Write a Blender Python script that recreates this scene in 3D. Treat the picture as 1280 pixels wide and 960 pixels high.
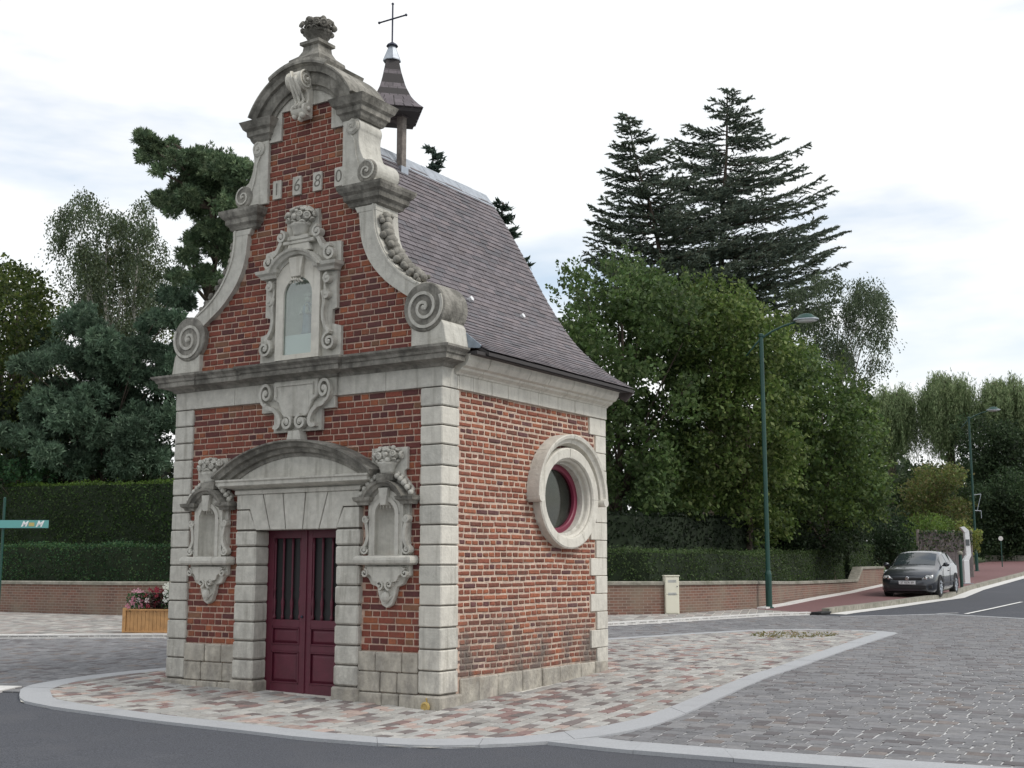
import bpy, bmesh, math, random
import numpy as np
from mathutils import Vector, Matrix
R = math.radians
random.seed(7); rng = np.random.default_rng(7)
S = bpy.context.scene
for o in list(bpy.data.objects): bpy.data.objects.remove(o)
COL = S.collection

# ---------------------------------------------------------------- camera
CAM = (8.1315, -11.3408, 1.6); YAW = 0.5653; PIT = 0.1469; FPX = 1544.67
cam = bpy.data.cameras.new('camera'); camo = bpy.data.objects.new('camera', cam); COL.objects.link(camo)
camo.location = CAM; camo.rotation_euler = (math.pi/2+PIT, 0, YAW)
cam.sensor_width = 36; cam.lens = FPX/1280*36; cam.clip_start = .1; cam.clip_end = 3000
S.camera = camo
S.render.resolution_x = 1024; S.render.resolution_y = 768
# ---------------------------------------------------------------- light: bright overcast, soft sun from the right
SUN_EL = R(48); SUN_AZ = R(80)          # azimuth measured from +Y towards +X
w = bpy.data.worlds.new('World'); S.world = w; w.use_nodes = True
nt = w.node_tree; nt.nodes.clear(); N = nt.nodes.new; L = nt.links.new
out = N('ShaderNodeOutputWorld')
sky = N('ShaderNodeTexSky'); sky.sky_type = 'NISHITA'; sky.sun_disc = False
sky.sun_elevation = SUN_EL; sky.sun_rotation = SUN_AZ; sky.air_density = 1.2; sky.dust_density = 1.5
bg1 = N('ShaderNodeBackground'); bg1.inputs[1].default_value = .15; L(sky.outputs[0], bg1.inputs[0])
tc = N('ShaderNodeTexCoord'); mp = N('ShaderNodeMapping'); mp.inputs['Scale'].default_value = (1.2, 1.2, 4.5)
mp.inputs['Location'].default_value = (.35, .1, .4)
L(tc.outputs['Generated'], mp.inputs[0])
nz = N('ShaderNodeTexNoise'); nz.inputs['Scale'].default_value = 1.5; nz.inputs['Detail'].default_value = 6; nz.inputs['Roughness'].default_value = .55
L(mp.outputs[0], nz.inputs['Vector'])
cr = N('ShaderNodeValToRGB'); cr.color_ramp.elements[0].position = .36; cr.color_ramp.elements[0].color = (.35, .35, .35, 1)
cr.color_ramp.elements[1].position = .50; cr.color_ramp.elements[1].color = (1, 1, 1, 1)
L(nz.outputs[0], cr.inputs[0])
bg2 = N('ShaderNodeBackground'); bg2.inputs[1].default_value = .92
cr2 = N('ShaderNodeValToRGB'); cr2.color_ramp.elements[0].position = .35; cr2.color_ramp.elements[0].color = (.91, .945, .97, 1)
cr2.color_ramp.elements[1].position = .62; cr2.color_ramp.elements[1].color = (1, 1, 1, 1)
nz2 = N('ShaderNodeTexNoise'); nz2.inputs['Scale'].default_value = 2.4; nz2.inputs['Detail'].default_value = 5
L(mp.outputs[0], nz2.inputs['Vector']); L(nz2.outputs[0], cr2.inputs[0]); L(cr2.outputs[0], bg2.inputs[0])
mx = N('ShaderNodeMixShader'); L(cr.outputs[0], mx.inputs[0]); L(bg1.outputs[0], mx.inputs[1]); L(bg2.outputs[0], mx.inputs[2])
L(mx.outputs[0], out.inputs[0])
sd = bpy.data.lights.new('sun', 'SUN'); sd.energy = 1.5; sd.angle = R(14); sd.color = (1, .96, .9)
so = bpy.data.objects.new('sun', sd); COL.objects.link(so)
sdir = Vector((math.sin(SUN_AZ)*math.cos(SUN_EL), math.cos(SUN_AZ)*math.cos(SUN_EL), math.sin(SUN_EL)))
so.rotation_euler = sdir.to_track_quat('Z', 'Y').to_euler(); so.location = (20, -10, 30)
S.view_settings.view_transform = 'Standard'; S.view_settings.look = 'None'
S.view_settings.exposure = 0.26; S.view_settings.gamma = 1

# ---------------------------------------------------------------- terrain height
TY = [-60, -1, 4.1, 12, 20, 25, 31.5, 38, 60, 90, 400]; TZ = [0, 0, .20, .30, .38, .45, .56, .75, 1.36, 2.2, 9]
def T(x, y):
    if y <= TY[0]: z = TZ[0]
    elif y >= TY[-1]: z = TZ[-1]
    else:
        for i in range(len(TY)-1):
            if y <= TY[i+1]:
                z = TZ[i]+(TZ[i+1]-TZ[i])*(y-TY[i])/(TY[i+1]-TY[i]); break
    return z+.02*min(max(-x, 0), 5)
cF = Vector((-math.sin(YAW)*math.cos(PIT), math.cos(YAW)*math.cos(PIT), math.sin(PIT)))
cR = Vector((math.cos(YAW), math.sin(YAW), 0)); cU = cR.cross(cF); cC = Vector(CAM)
def at(u, v, d):            # survey helper: bearing of a point read off the photograph + its distance in metres
    return cC+(cF+cR*((u-640)/FPX)-cU*((v-480)/FPX))*d
def ground_at(u, d):        # point on the ground at that bearing and distance
    p = at(u, 708.6, d); return Vector((p.x, p.y, T(p.x, p.y)))

# ---------------------------------------------------------------- materials
def newmat(name, col=(.5, .5, .5), rough=.8, metal=0, attr=False, nscale=0, nstr=.25, bump=0, bscale=None, dirt=None, spec=.5, dscale=1.5, dlo=.5, dhi=.7, transl=0):
    m = bpy.data.materials.new(name); m.use_nodes = True; t = m.node_tree; b = t.nodes['Principled BSDF']
    b.inputs['Roughness'].default_value = rough; b.inputs['Metallic'].default_value = metal
    b.inputs['Specular IOR Level'].default_value = spec
    n, l = t.nodes.new, t.links.new
    if attr:
        a = n('ShaderNodeAttribute'); a.attribute_name = 'Col'; src = a.outputs['Color']
    else:
        a = n('ShaderNodeRGB'); a.outputs[0].default_value = (*col, 1); src = a.outputs[0]
    tc = n('ShaderNodeNewGeometry')
    if nscale:
        z = n('ShaderNodeTexNoise'); z.inputs['Scale'].default_value = nscale; z.inputs['Detail'].default_value = 8; z.inputs['Roughness'].default_value = .65
        l(tc.outputs['Position'], z.inputs['Vector'])
        mr = n('ShaderNodeMapRange'); mr.inputs[1].default_value = .3; mr.inputs[2].default_value = .7
        mr.inputs[3].default_value = 1-nstr; mr.inputs[4].default_value = 1+nstr; l(z.outputs[0], mr.inputs[0])
        mu = n('ShaderNodeVectorMath'); mu.operation = 'SCALE'; l(src, mu.inputs[0]); l(mr.outputs[0], mu.inputs['Scale']); src = mu.outputs[0]
    for (dc, ds, d0, d1, amt) in (dirt or []):
        z = n('ShaderNodeTexNoise'); z.inputs['Scale'].default_value = ds; z.inputs['Detail'].default_value = 9; z.inputs['Roughness'].default_value = .7
        l(tc.outputs['Position'], z.inputs['Vector'])
        mr = n('ShaderNodeMapRange'); mr.inputs[1].default_value = d0; mr.inputs[2].default_value = d1; mr.inputs[4].default_value = amt
        l(z.outputs[0], mr.inputs[0])
        mi = n('ShaderNodeMix'); mi.data_type = 'RGBA'; l(mr.outputs[0], mi.inputs[0]); l(src, mi.inputs[6]); mi.inputs[7].default_value = (*dc, 1); src = mi.outputs[2]
    l(src, b.inputs['Base Color'])
    if bump:
        z = n('ShaderNodeTexNoise'); z.inputs['Scale'].default_value = bscale or 40; z.inputs['Detail'].default_value = 6
        l(tc.outputs['Position'], z.inputs['Vector'])
        bp = n('ShaderNodeBump'); bp.inputs['Strength'].default_value = bump; bp.inputs['Distance'].default_value = .02
        l(z.outputs[0], bp.inputs['Height']); l(bp.outputs[0], b.inputs['Normal'])
    if transl:
        tr = n('ShaderNodeBsdfTranslucent'); l(src, tr.inputs[0]); ms = n('ShaderNodeMixShader'); ms.inputs[0].default_value = transl
        l(b.outputs[0], ms.inputs[1]); l(tr.outputs[0], ms.inputs[2]); l(ms.outputs[0], t.nodes['Material Output'].inputs[0])
    return m
M = {}
def grime(m, col, zlo, zhi, amt, sc=3.0):      # rising damp and splash dirt on the lowest stones
    t = m.node_tree; b = t.nodes['Principled BSDF']; n, l = t.nodes.new, t.links.new; src = b.inputs['Base Color'].links[0].from_socket
    g = n('ShaderNodeNewGeometry'); sx = n('ShaderNodeSeparateXYZ'); l(g.outputs['Position'], sx.inputs[0])
    mr = n('ShaderNodeMapRange'); mr.inputs[1].default_value = zlo; mr.inputs[2].default_value = zhi; mr.inputs[3].default_value = 1; mr.inputs[4].default_value = 0; l(sx.outputs['Z'], mr.inputs[0])
    mp = n('ShaderNodeMapping'); mp.inputs['Scale'].default_value = (1.6, 1.6, .7); l(g.outputs['Position'], mp.inputs[0])
    z = n('ShaderNodeTexNoise'); z.inputs['Scale'].default_value = sc; z.inputs['Detail'].default_value = 9; z.inputs['Roughness'].default_value = .72; l(mp.outputs[0], z.inputs['Vector'])
    m2 = n('ShaderNodeMapRange'); m2.inputs[1].default_value = .40; m2.inputs[2].default_value = .62; l(z.outputs[0], m2.inputs[0])
    mu = n('ShaderNodeMath'); mu.operation = 'MULTIPLY'; l(mr.outputs[0], mu.inputs[0]); l(m2.outputs[0], mu.inputs[1])
    m3 = n('ShaderNodeMath'); m3.operation = 'MULTIPLY'; l(mu.outputs[0], m3.inputs[0]); m3.inputs[1].default_value = amt
    mi = n('ShaderNodeMix'); mi.data_type = 'RGBA'; l(m3.outputs[0], mi.inputs[0]); l(src, mi.inputs[6]); mi.inputs[7].default_value = (*col, 1); l(mi.outputs[2], b.inputs['Base Color'])
M['brick'] = newmat('brick', attr=True, rough=.88, nscale=30, nstr=.22, bump=.4, bscale=60, dirt=[((.10, .075, .065), 2.2, .55, .75, .45)])
M['brick_side'] = newmat('brick_side', attr=True, rough=.9, nscale=25, nstr=.28, bump=.6, bscale=45, dirt=[((.16, .12, .105), 1.3, .55, .75, .5), ((.5, .38, .33), 9, .62, .8, .35)])
M['mortar'] = newmat('mortar', (.50, .36, .285), nscale=18, nstr=.25, bump=.3, dirt=[((.26, .19, .17), 2, .52, .8, .45)])
M['mortar_side'] = newmat('mortar_side', (.54, .42, .335), nscale=14, nstr=.25, bump=.5, dirt=[((.30, .24, .21), 1.6, .54, .78, .5)])
M['stone'] = newmat('stone', (.51, .495, .445), rough=.9, nscale=9, nstr=.16, bump=.35, bscale=35, dirt=[((.20, .18, .155), 1.7, .52, .8, .55), ((.16, .145, .125), 14, .62, .8, .4)])
M['stone_pale'] = newmat('stone_pale', (.61, .585, .52), rough=.9, nscale=7, nstr=.12, bump=.3, bscale=30, dirt=[((.27, .25, .215), 1.9, .56, .82, .5), ((.2, .18, .15), 20, .66, .8, .4)])
M['stone_old'] = newmat('stone_old', (.31, .295, .26), rough=.95, nscale=10, nstr=.25, bump=.5, bscale=30, dirt=[((.085, .08, .068), 2.4, .40, .62, .85), ((.45, .43, .36), 11, .62, .75, .5)])
M['stone_base'] = newmat('stone_base', (.44, .41, .35), rough=.95, nscale=6, nstr=.25, bump=.7, bscale=22, dirt=[((.17, .15, .125), 2.2, .48, .7, .7), ((.33, .24, .15), 1.1, .6, .8, .4)])
for _n in ('stone', 'stone_pale', 'stone_base'): grime(M[_n], (.17, .16, .15), .2, 1.5, .62, 4.0)
grime(M['brick_side'], (.13, .105, .09), .62, 1.15, .95, 1.8); grime(M['mortar_side'], (.18, .15, .13), .62, 1.15, .95, 1.8)
def streaks(m, col, amt):
    t = m.node_tree; b = t.nodes['Principled BSDF']; n, l = t.nodes.new, t.links.new; src = b.inputs['Base Color'].links[0].from_socket
    g = n('ShaderNodeNewGeometry'); mp = n('ShaderNodeMapping'); mp.inputs['Scale'].default_value = (9, 9, .9); l(g.outputs['Position'], mp.inputs[0])
    z = n('ShaderNodeTexNoise'); z.inputs['Scale'].default_value = 1.3; z.inputs['Detail'].default_value = 7; z.inputs['Roughness'].default_value = .6; l(mp.outputs[0], z.inputs['Vector'])
    m2 = n('ShaderNodeMapRange'); m2.inputs[1].default_value = .52; m2.inputs[2].default_value = .70; m2.inputs[4].default_value = amt; l(z.outputs[0], m2.inputs[0])
    mi = n('ShaderNodeMix'); mi.data_type = 'RGBA'; l(m2.outputs[0], mi.inputs[0]); l(src, mi.inputs[6]); mi.inputs[7].default_value = (*col, 1); l(mi.outputs[2], b.inputs['Base Color'])
streaks(M['stone'], (.20, .185, .15), .5); streaks(M['stone_pale'], (.27, .25, .20), .38); streaks(M['stone_old'], (.06, .058, .05), .6); streaks(M['brick'], (.09, .05, .04), .3); streaks(M['brick_side'], (.12, .075, .06), .35)
M['numeral'] = newmat('numeral', (.17, .16, .14), rough=1, nscale=30)
M['joint'] = newmat('joint', (.10, .088, .075), rough=1, nscale=20)
M['slate'] = newmat('slate', attr=True, rough=.55, nscale=40, nstr=.15, bump=.15, spec=.4)
M['deck'] = newmat('deck', (.05, .045, .045))
M['zinc'] = newmat('zinc', (.36, .39, .43), rough=.5, metal=.5, nscale=8, nstr=.2)
M['lead'] = newmat('lead', (.25, .3, .36), rough=.5, metal=.3, nscale=9, nstr=.3)
M['iron'] = newmat('iron', (.045, .05, .075), rough=.5, metal=.5)
M['old_wood'] = newmat('old_wood', (.20, .175, .155), rough=.85, nscale=14, nstr=.4, bump=.3)
M['dark_wood'] = newmat('dark_wood', (.10, .085, .085), rough=.8, nscale=12, nstr=.3)
M['door'] = newmat('door_paint', (.088, .011, .025), rough=.5, nscale=5, nstr=.22, bump=.12, bscale=25, dirt=[((.12, .05, .055), 6, .62, .8, .4)])
M['frame_red'] = newmat('frame_red', (.17, .018, .045), rough=.4)
M['black'] = newmat('black', (.008, .008, .009), rough=.6)
M['asphalt'] = newmat('asphalt', (.080, .084, .097), rough=.92, spec=.3, nscale=70, nstr=.6, bump=.6, bscale=90, dirt=[((.13, .13, .14), .8, .5, .72, .5), ((.06, .062, .07), .4, .5, .68, .5), ((.26, .25, .24), 45, .70, .76, .6)])
M['red_asphalt'] = newmat('red_asphalt', (.17, .085, .085), rough=.9, nscale=30, nstr=.15, bump=.2, dirt=[((.12, .075, .075), .9, .5, .75, .5)])
M['paint'] = newmat('road_paint', (.72, .72, .70), rough=.7, nscale=40, nstr=.08)
M['paver'] = newmat('paver', attr=True, rough=.95, spec=.25, nscale=14, nstr=.16, bump=.3, bscale=40)
M['pave_joint'] = newmat('pave_joint', (.60, .58, .53), rough=.95, nscale=25, nstr=.2, dirt=[((.30, .28, .25), 2.5, .55, .78, .6)])
M['sett_joint'] = newmat('sett_joint', (.52, .52, .52), rough=.95, nscale=25, nstr=.35, dirt=[((.20, .195, .19), 3.5, .45, .66, .7)])
M['kerb'] = newmat('kerb_stone', (.36, .37, .385), rough=.85, nscale=60, nstr=.14, dirt=[((.25, .25, .26), 2.0, .5, .75, .5)])
M['kerb_white'] = newmat('kerb_white', (.62, .61, .59), rough=.85, nscale=20, nstr=.15)
M['grass'] = newmat('grass', (.06, .09, .025), rough=.95, nscale=3, nstr=.4)
M['soil'] = newmat('soil', (.05, .04, .03), rough=1, nscale=12, nstr=.3)
M['leaf'] = newmat('leaf', attr=True, rough=.6, spec=.35, transl=.42)
M['needle'] = newmat('needle', attr=True, rough=.65, spec=.3, transl=.30)
M['bark'] = newmat('bark', (.09, .07, .055), rough=.95, nscale=10, nstr=.4, bump=.6)
M['birch_bark'] = newmat('birch_bark', (.42, .40, .37), rough=.8, nscale=3, nstr=.4, dirt=[((.05, .045, .04), 3, .55, .62, .8)])
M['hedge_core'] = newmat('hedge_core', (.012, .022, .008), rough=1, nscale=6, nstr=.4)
M['green_paint'] = newmat('green_paint', (.008, .052, .040), rough=.4, nscale=3, nstr=.1)
M['coping'] = newmat('coping', (.27, .255, .215), rough=.95, nscale=8, nstr=.3, bump=.5, dirt=[((.09, .095, .06), 1.5, .45, .7, .7)])
M['planter_wood'] = newmat('planter_wood', (.44, .245, .10), rough=.65, nscale=9, nstr=.22)
M['cream'] = newmat('cream_plastic', (.70, .68, .56), rough=.5, nscale=4, nstr=.05)
M['petal'] = newmat('petal', attr=True, rough=.7, transl=.2)
M['chrome'] = newmat('chrome', (.7, .7, .72), rough=.15, metal=1)
M['tyre'] = newmat('tyre', (.02, .02, .02), rough=.8)
M['rubber'] = newmat('black_trim', (.015, .015, .017), rough=.5)
M['carglass'] = newmat('car_glass', (.03, .04, .045), rough=.03, spec=.9)
M['lampglass'] = newmat('lamp_glass', (.6, .62, .62), rough=.1, spec=.8)
M['white'] = newmat('white_enamel', (.75, .76, .77), rough=.4)
M['yellow'] = newmat('yellow_ochre', (.45, .36, .12), rough=.5)
M['teal'] = newmat('teal_enamel', (.11, .33, .32), rough=.4)
M['hose'] = newmat('hose_brass', (.42, .30, .10), rough=.5)
def carpaint():
    m = newmat('grey_car_paint', (.036, .040, .050), rough=.32, metal=.45); b = m.node_tree.nodes['Principled BSDF']
    b.inputs['Coat Weight'].default_value = 1; b.inputs['Coat Roughness'].default_value = .05; return m
M['carpaint'] = carpaint()
def glassmat(name, tint, gl, rough=.02):
    m = bpy.data.materials.new(name); m.use_nodes = True; t = m.node_tree; t.nodes.clear()
    o = t.nodes.new('ShaderNodeOutputMaterial'); g = t.nodes.new('ShaderNodeBsdfGlossy'); g.inputs['Roughness'].default_value = rough
    tr = t.nodes.new('ShaderNodeBsdfTransparent'); tr.inputs[0].default_value = (*tint, 1)
    fr = t.nodes.new('ShaderNodeLayerWeight'); fr.inputs[0].default_value = .5
    pw = t.nodes.new('ShaderNodeMath'); pw.operation = 'POWER'; pw.inputs[1].default_value = 4; t.links.new(fr.outputs['Facing'], pw.inputs[0])
    ad = t.nodes.new('ShaderNodeMath'); ad.operation = 'ADD'; ad.inputs[1].default_value = gl+.04; ad.use_clamp = True; t.links.new(pw.outputs[0], ad.inputs[0])
    mi = t.nodes.new('ShaderNodeMixShader'); t.links.new(ad.outputs[0], mi.inputs[0]); t.links.new(tr.outputs[0], mi.inputs[1]); t.links.new(g.outputs[0], mi.inputs[2])
    t.links.new(mi.outputs[0], o.inputs[0]); return m
M['glass'] = glassmat('niche_glass', (.80, .86, .84), .10)
M['window_glass'] = glassmat('window_glass', (.5, .55, .52), .0)

def garden_brick():
    m = newmat('garden_brick', (.3, .2, .15), rough=.95, bump=.2); t = m.node_tree; b = t.nodes['Principled BSDF']; n, l = t.nodes.new, t.links.new
    uv = n('ShaderNodeUVMap'); uv.uv_map = 'UV'
    br = n('ShaderNodeTexBrick'); br.inputs['Color1'].default_value = (.195, .095, .07, 1); br.inputs['Color2'].default_value = (.125, .075, .06, 1)
    br.inputs['Mortar'].default_value = (.27, .215, .175, 1); br.inputs['Scale'].default_value = 1; br.inputs['Brick Width'].default_value = .22
    br.inputs['Row Height'].default_value = .068; br.inputs['Mortar Size'].default_value = .008; br.inputs['Bias'].default_value = -.1
    l(uv.outputs[0], br.inputs['Vector'])
    z = n('ShaderNodeTexNoise'); z.inputs['Scale'].default_value = 1.3; z.inputs['Detail'].default_value = 8; l(uv.outputs[0], z.inputs['Vector'])
    mr = n('ShaderNodeMapRange'); mr.inputs[1].default_value = .42; mr.inputs[2].default_value = .72; mr.inputs[4].default_value = .75; l(z.outputs[0], mr.inputs[0])
    mi = n('ShaderNodeMix'); mi.data_type = 'RGBA'; l(mr.outputs[0], mi.inputs[0]); l(br.outputs[0], mi.inputs[6]); mi.inputs[7].default_value = (.22, .185, .14, 1)
    l(mi.outputs[2], b.inputs['Base Color']); return m
M['garden_brick'] = garden_brick()

# ---------------------------------------------------------------- builders
def tag(o, label=None, cat=None, group=None, kind=None):
    if label: o['label'] = label
    if cat: o['category'] = cat
    if group: o['group'] = group
    if kind: o['kind'] = kind
    return o
def thing(name, label, cat, loc=(0, 0, 0), rz=0, group=None):
    o = bpy.data.objects.new(name, None); COL.objects.link(o); o.location = loc; o.rotation_euler = (0, 0, rz)
    o.empty_display_size = .2
    return tag(o, label, cat, group)
def link(name, me, parent=None, loc=None, rot=None, kind=None):
    o = bpy.data.objects.new(name, me); COL.objects.link(o)
    if parent is not None: o.parent = parent
    if loc is not None: o.location = loc
    if rot is not None: o.rotation_euler = rot
    if kind: o['kind'] = kind
    return o
def copy_tree(o, parent=None):
    c = o.copy(); COL.objects.link(c)
    if parent is not None: c.parent = parent
    for ch in list(o.children): copy_tree(ch, c)
    return c
BF = lambda p, q, o: (p, -o, q)       # front wall: along x, up z, outwards -y
BS = lambda p, q, o: (o, p, q)        # side wall: along y, up z, outwards +x
class MB:
    def __init__(s): s.v = []; s.f = []; s.c = []
    def add(s, vs, fs, col=(1, 1, 1)):
        k = len(s.v); s.v += [tuple(p) for p in vs]
        for f in fs: s.f.append(tuple(i+k for i in f)); s.c.append(col)
        return s
    def box(s, x0, x1, y0, y1, z0, z1, col=(1, 1, 1)):
        return s.add([(x0, y0, z0), (x1, y0, z0), (x1, y1, z0), (x0, y1, z0), (x0, y0, z1), (x1, y0, z1), (x1, y1, z1), (x0, y1, z1)],
                     [(0, 3, 2, 1), (4, 5, 6, 7), (0, 1, 5, 4), (1, 2, 6, 5), (2, 3, 7, 6), (3, 0, 4, 7)], col)
    def prism(s, pts, o0, o1, B=BF, col=(1, 1, 1), ch=0):
        n = len(pts)
        if ch:                                      # chamfered front
            a = sum(p[0] for p in pts)/n; b = sum(p[1] for p in pts)/n
            ip = []
            for p in pts:
                dx, dz = a-p[0], b-p[1]; l = math.hypot(dx, dz) or 1; ip.append((p[0]+dx/l*ch*1.3, p[1]+dz/l*ch*1.3))
            vs = [B(*p, o0) for p in pts]+[B(*p, o1-ch) for p in pts]+[B(*p, o1) for p in ip]
            fs = [tuple(range(n)), tuple(range(2*n, 3*n))]+[(i, (i+1) % n, n+(i+1) % n, n+i) for i in range(n)]+[(n+i, n+(i+1) % n, 2*n+(i+1) % n, 2*n+i) for i in range(n)]
        else:
            vs = [B(*p, o0) for p in pts]+[B(*p, o1) for p in pts]
            fs = [tuple(range(n)), tuple(range(n, 2*n))]+[(i, (i+1) % n, n+(i+1) % n, n+i) for i in range(n)]
        return s.add(vs, fs, col)
    def pillow(s, o, u, v, n, w, h, d, ch, jit=0, col=(1, 1, 1), rnd=random):
        o, u, v, n = Vector(o), Vector(u), Vector(v), Vector(n); P = []
        for lev, (ins, dd) in enumerate(((0, 0), (0, d-ch), (ch, d))):
            for a, b in ((-1, -1), (1, -1), (1, 1), (-1, 1)):
                j1 = rnd.uniform(-jit, jit); j2 = rnd.uniform(-jit, jit); j3 = rnd.uniform(-jit, jit)*.5
                P.append(o+u*(a*(w/2-ins)+j1)+v*(b*(h/2-ins)+j2)+n*(dd+(j3 if lev else 0)))
        fs = [(8, 9, 10, 11)]
        for k in (0, 4):
            for i in range(4): fs.append((k+i, k+(i+1) % 4, k+4+(i+1) % 4, k+4+i))
        return s.add(P, fs, col)
    def lathe(s, prof, c=(0, 0, 0), n=16, sy=1, A=None, col=(1, 1, 1)):     # prof [(r,z)], A optional matrix
        vs = []
        for r, z in prof:
            for i in range(n):
                a = 2*math.pi*i/n; p = Vector((r*math.cos(a), r*math.sin(a)*sy, z))
                if A is not None: p = A @ p
                vs.append(p+Vector(c))
        fs = []
        for j in range(len(prof)-1):
            for i in range(n): fs.append((j*n+i, j*n+(i+1) % n, (j+1)*n+(i+1) % n, (j+1)*n+i))
        fs.append(tuple(range(n))); fs.append(tuple(range((len(prof)-1)*n, len(prof)*n)))
        return s.add(vs, fs, col)
    def tube(s, pts, rs, n=8, col=(1, 1, 1)):
        pts = [Vector(p) for p in pts]; vs = []
        if not hasattr(rs, '__len__'): rs = [rs]*len(pts)
        ref = Vector((0, 0, 1))
        for i, p in enumerate(pts):
            t = (pts[min(i+1, len(pts)-1)]-pts[max(i-1, 0)]).normalized()
            a = t.cross(ref if abs(t.z) < .95 else Vector((1, 0, 0))).normalized(); b = t.cross(a)
            for k in range(n):
                th = 2*math.pi*k/n; vs.append(p+(a*math.cos(th)+b*math.sin(th))*rs[i])
        fs = [(j*n+i, j*n+(i+1) % n, (j+1)*n+(i+1) % n, (j+1)*n+i) for j in range(len(pts)-1) for i in range(n)]
        fs += [tuple(range(n)), tuple(range((len(pts)-1)*n, len(pts)*n))]
        return s.add(vs, fs, col)
    def ball(s, c, r, sc=(1, 1, 1), n=8, m=6, col=(1, 1, 1), j=0):
        c = Vector(c); vs = []
        for a in range(1, m):
            th = math.pi*a/m
            for b in range(n):
                ph = 2*math.pi*b/n; q = 1+random.uniform(-j, j)
                vs.append(c+Vector((math.sin(th)*math.cos(ph)*sc[0], math.sin(th)*math.sin(ph)*sc[1], math.cos(th)*sc[2]))*r*q)
        vs += [c+Vector((0, 0, r*sc[2])), c-Vector((0, 0, r*sc[2]))]
        fs = [(a*n+b, a*n+(b+1) % n, (a+1)*n+(b+1) % n, (a+1)*n+b) for a in range(m-2) for b in range(n)]
        fs += [(b, (b+1) % n, len(vs)-2) for b in range(n)]+[((m-2)*n+b, (m-2)*n+(b+1) % n, len(vs)-1) for b in range(n)]
        return s.add(vs, fs, col)
    def arcsweep(s, prof, c, a, b, t0, t1, n=24, B=BF, col=(1, 1, 1)):      # prof closed [(dr,out)] round an ellipse
        full = abs(t1-t0) >= 359.9; m = len(prof); vs = []
        N_ = n if full else n+1
        for i in range(N_):
            t = R(t0+(t1-t0)*i/n)
            for dr, o in prof: vs.append(B(c[0]+(a+dr)*math.cos(t), c[1]+(b+dr)*math.sin(t), o))
        fs = [(i*m+k, i*m+(k+1) % m, ((i+1) % N_)*m+(k+1) % m, ((i+1) % N_)*m+k) for i in range(n) for k in range(m)]
        if not full: fs += [tuple(range(m)), tuple(range(n*m, n*m+m))]
        return s.add(vs, fs, col)
    def plansweep(s, prof, path, col=(1, 1, 1)):        # prof closed [(out,z)]; path [(x,y)], outwards = right of travel
        m = len(prof); vs = []; P = [Vector((x, y)) for x, y in path]
        for i, p in enumerate(P):
            ns = []
            if i > 0: d = (p-P[i-1]).normalized(); ns.append(Vector((d.y, -d.x)))
            if i < len(P)-1: d = (P[i+1]-p).normalized(); ns.append(Vector((d.y, -d.x)))
            nn = ns[0] if len(ns) == 1 else (ns[0]+ns[1])/(1+ns[0].dot(ns[1]))
            for o, z in prof: vs.append((p.x+nn.x*o, p.y+nn.y*o, z))
        fs = [(i*m+k, i*m+(k+1) % m, (i+1)*m+(k+1) % m, (i+1)*m+k) for i in range(len(P)-1) for k in range(m)]
        fs += [tuple(range(m)), tuple(range((len(P)-1)*m, len(P)*m))]
        return s.add(vs, fs, col)
    def band(s, pts, hw, o0, o1, B=BF, col=(1, 1, 1), closed=False):      # ribbon of half width hw along a 2d path
        n = len(pts); Lf, Rt = [], []
        hws = hw if hasattr(hw, '__len__') else [hw]*n
        for i in range(n):
            a = pts[i-1] if (i > 0 or closed) else pts[i]; b = pts[(i+1) % n] if (i < n-1 or closed) else pts[i]
            dx, dz = b[0]-a[0], b[1]-a[1]; l = math.hypot(dx, dz) or 1; nx, nz_ = -dz/l, dx/l
            Lf.append((pts[i][0]+nx*hws[i], pts[i][1]+nz_*hws[i])); Rt.append((pts[i][0]-nx*hws[i], pts[i][1]-nz_*hws[i]))
        vs = []
        for i in range(n): vs += [B(*Lf[i], o0), B(*Lf[i], o1), B(*Rt[i], o1), B(*Rt[i], o0)]
        fs = []
        for i in range(n if closed else n-1):
            j = (i+1) % n
            for k in range(4): fs.append((i*4+k, i*4+(k+1) % 4, j*4+(k+1) % 4, j*4+k))
        if not closed: fs += [(0, 1, 2, 3), (n*4-4, n*4-3, n*4-2, n*4-1)]
        return s.add(vs, fs, col)
    def mesh(s, name, m, smooth=False, bevel=0, recalc=True, merge=False):
        me = bpy.data.meshes.new(name); me.from_pydata(s.v, [], s.f)
        me.materials.append(m)
        if recalc or bevel:
            bm = bmesh.new(); bm.from_mesh(me)
            if merge: bmesh.ops.remove_doubles(bm, verts=bm.verts, dist=1e-5)
            bmesh.ops.recalc_face_normals(bm, faces=bm.faces)
            if bevel: bmesh.ops.bevel(bm, geom=bm.edges[:], offset=bevel, segments=1, affect='EDGES')
            bm.to_mesh(me); bm.free()
        if not bevel and len(me.polygons) == len(s.c):
            a = me.attributes.new('Col', 'FLOAT_COLOR', 'FACE')
            a.data.foreach_set('color', np.array([(*c, 1) for c in s.c], dtype=np.float32).ravel())
        if smooth: me.polygons.foreach_set('use_smooth', [True]*len(me.polygons))
        me.update(); return me
    def build(s, name, m, parent=None, kind=None, **k):
        return link(name, s.mesh(name, M[m] if isinstance(m, str) else m, **k), parent, kind=kind)
def arc(cx, cz, rx, rz, a0, a1, n=10): return [(cx+rx*math.cos(R(a0+(a1-a0)*i/n)), cz+rz*math.sin(R(a0+(a1-a0)*i/n))) for i in range(n+1)]
def spiral(cx, cz, r0, r1, a0, turns, n=28): return [(cx+(r0+(r1-r0)*i/n)*math.cos(R(a0+turns*360*i/n)), cz+(r0+(r1-r0)*i/n)*math.sin(R(a0+turns*360*i/n))) for i in range(n+1)]
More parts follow.
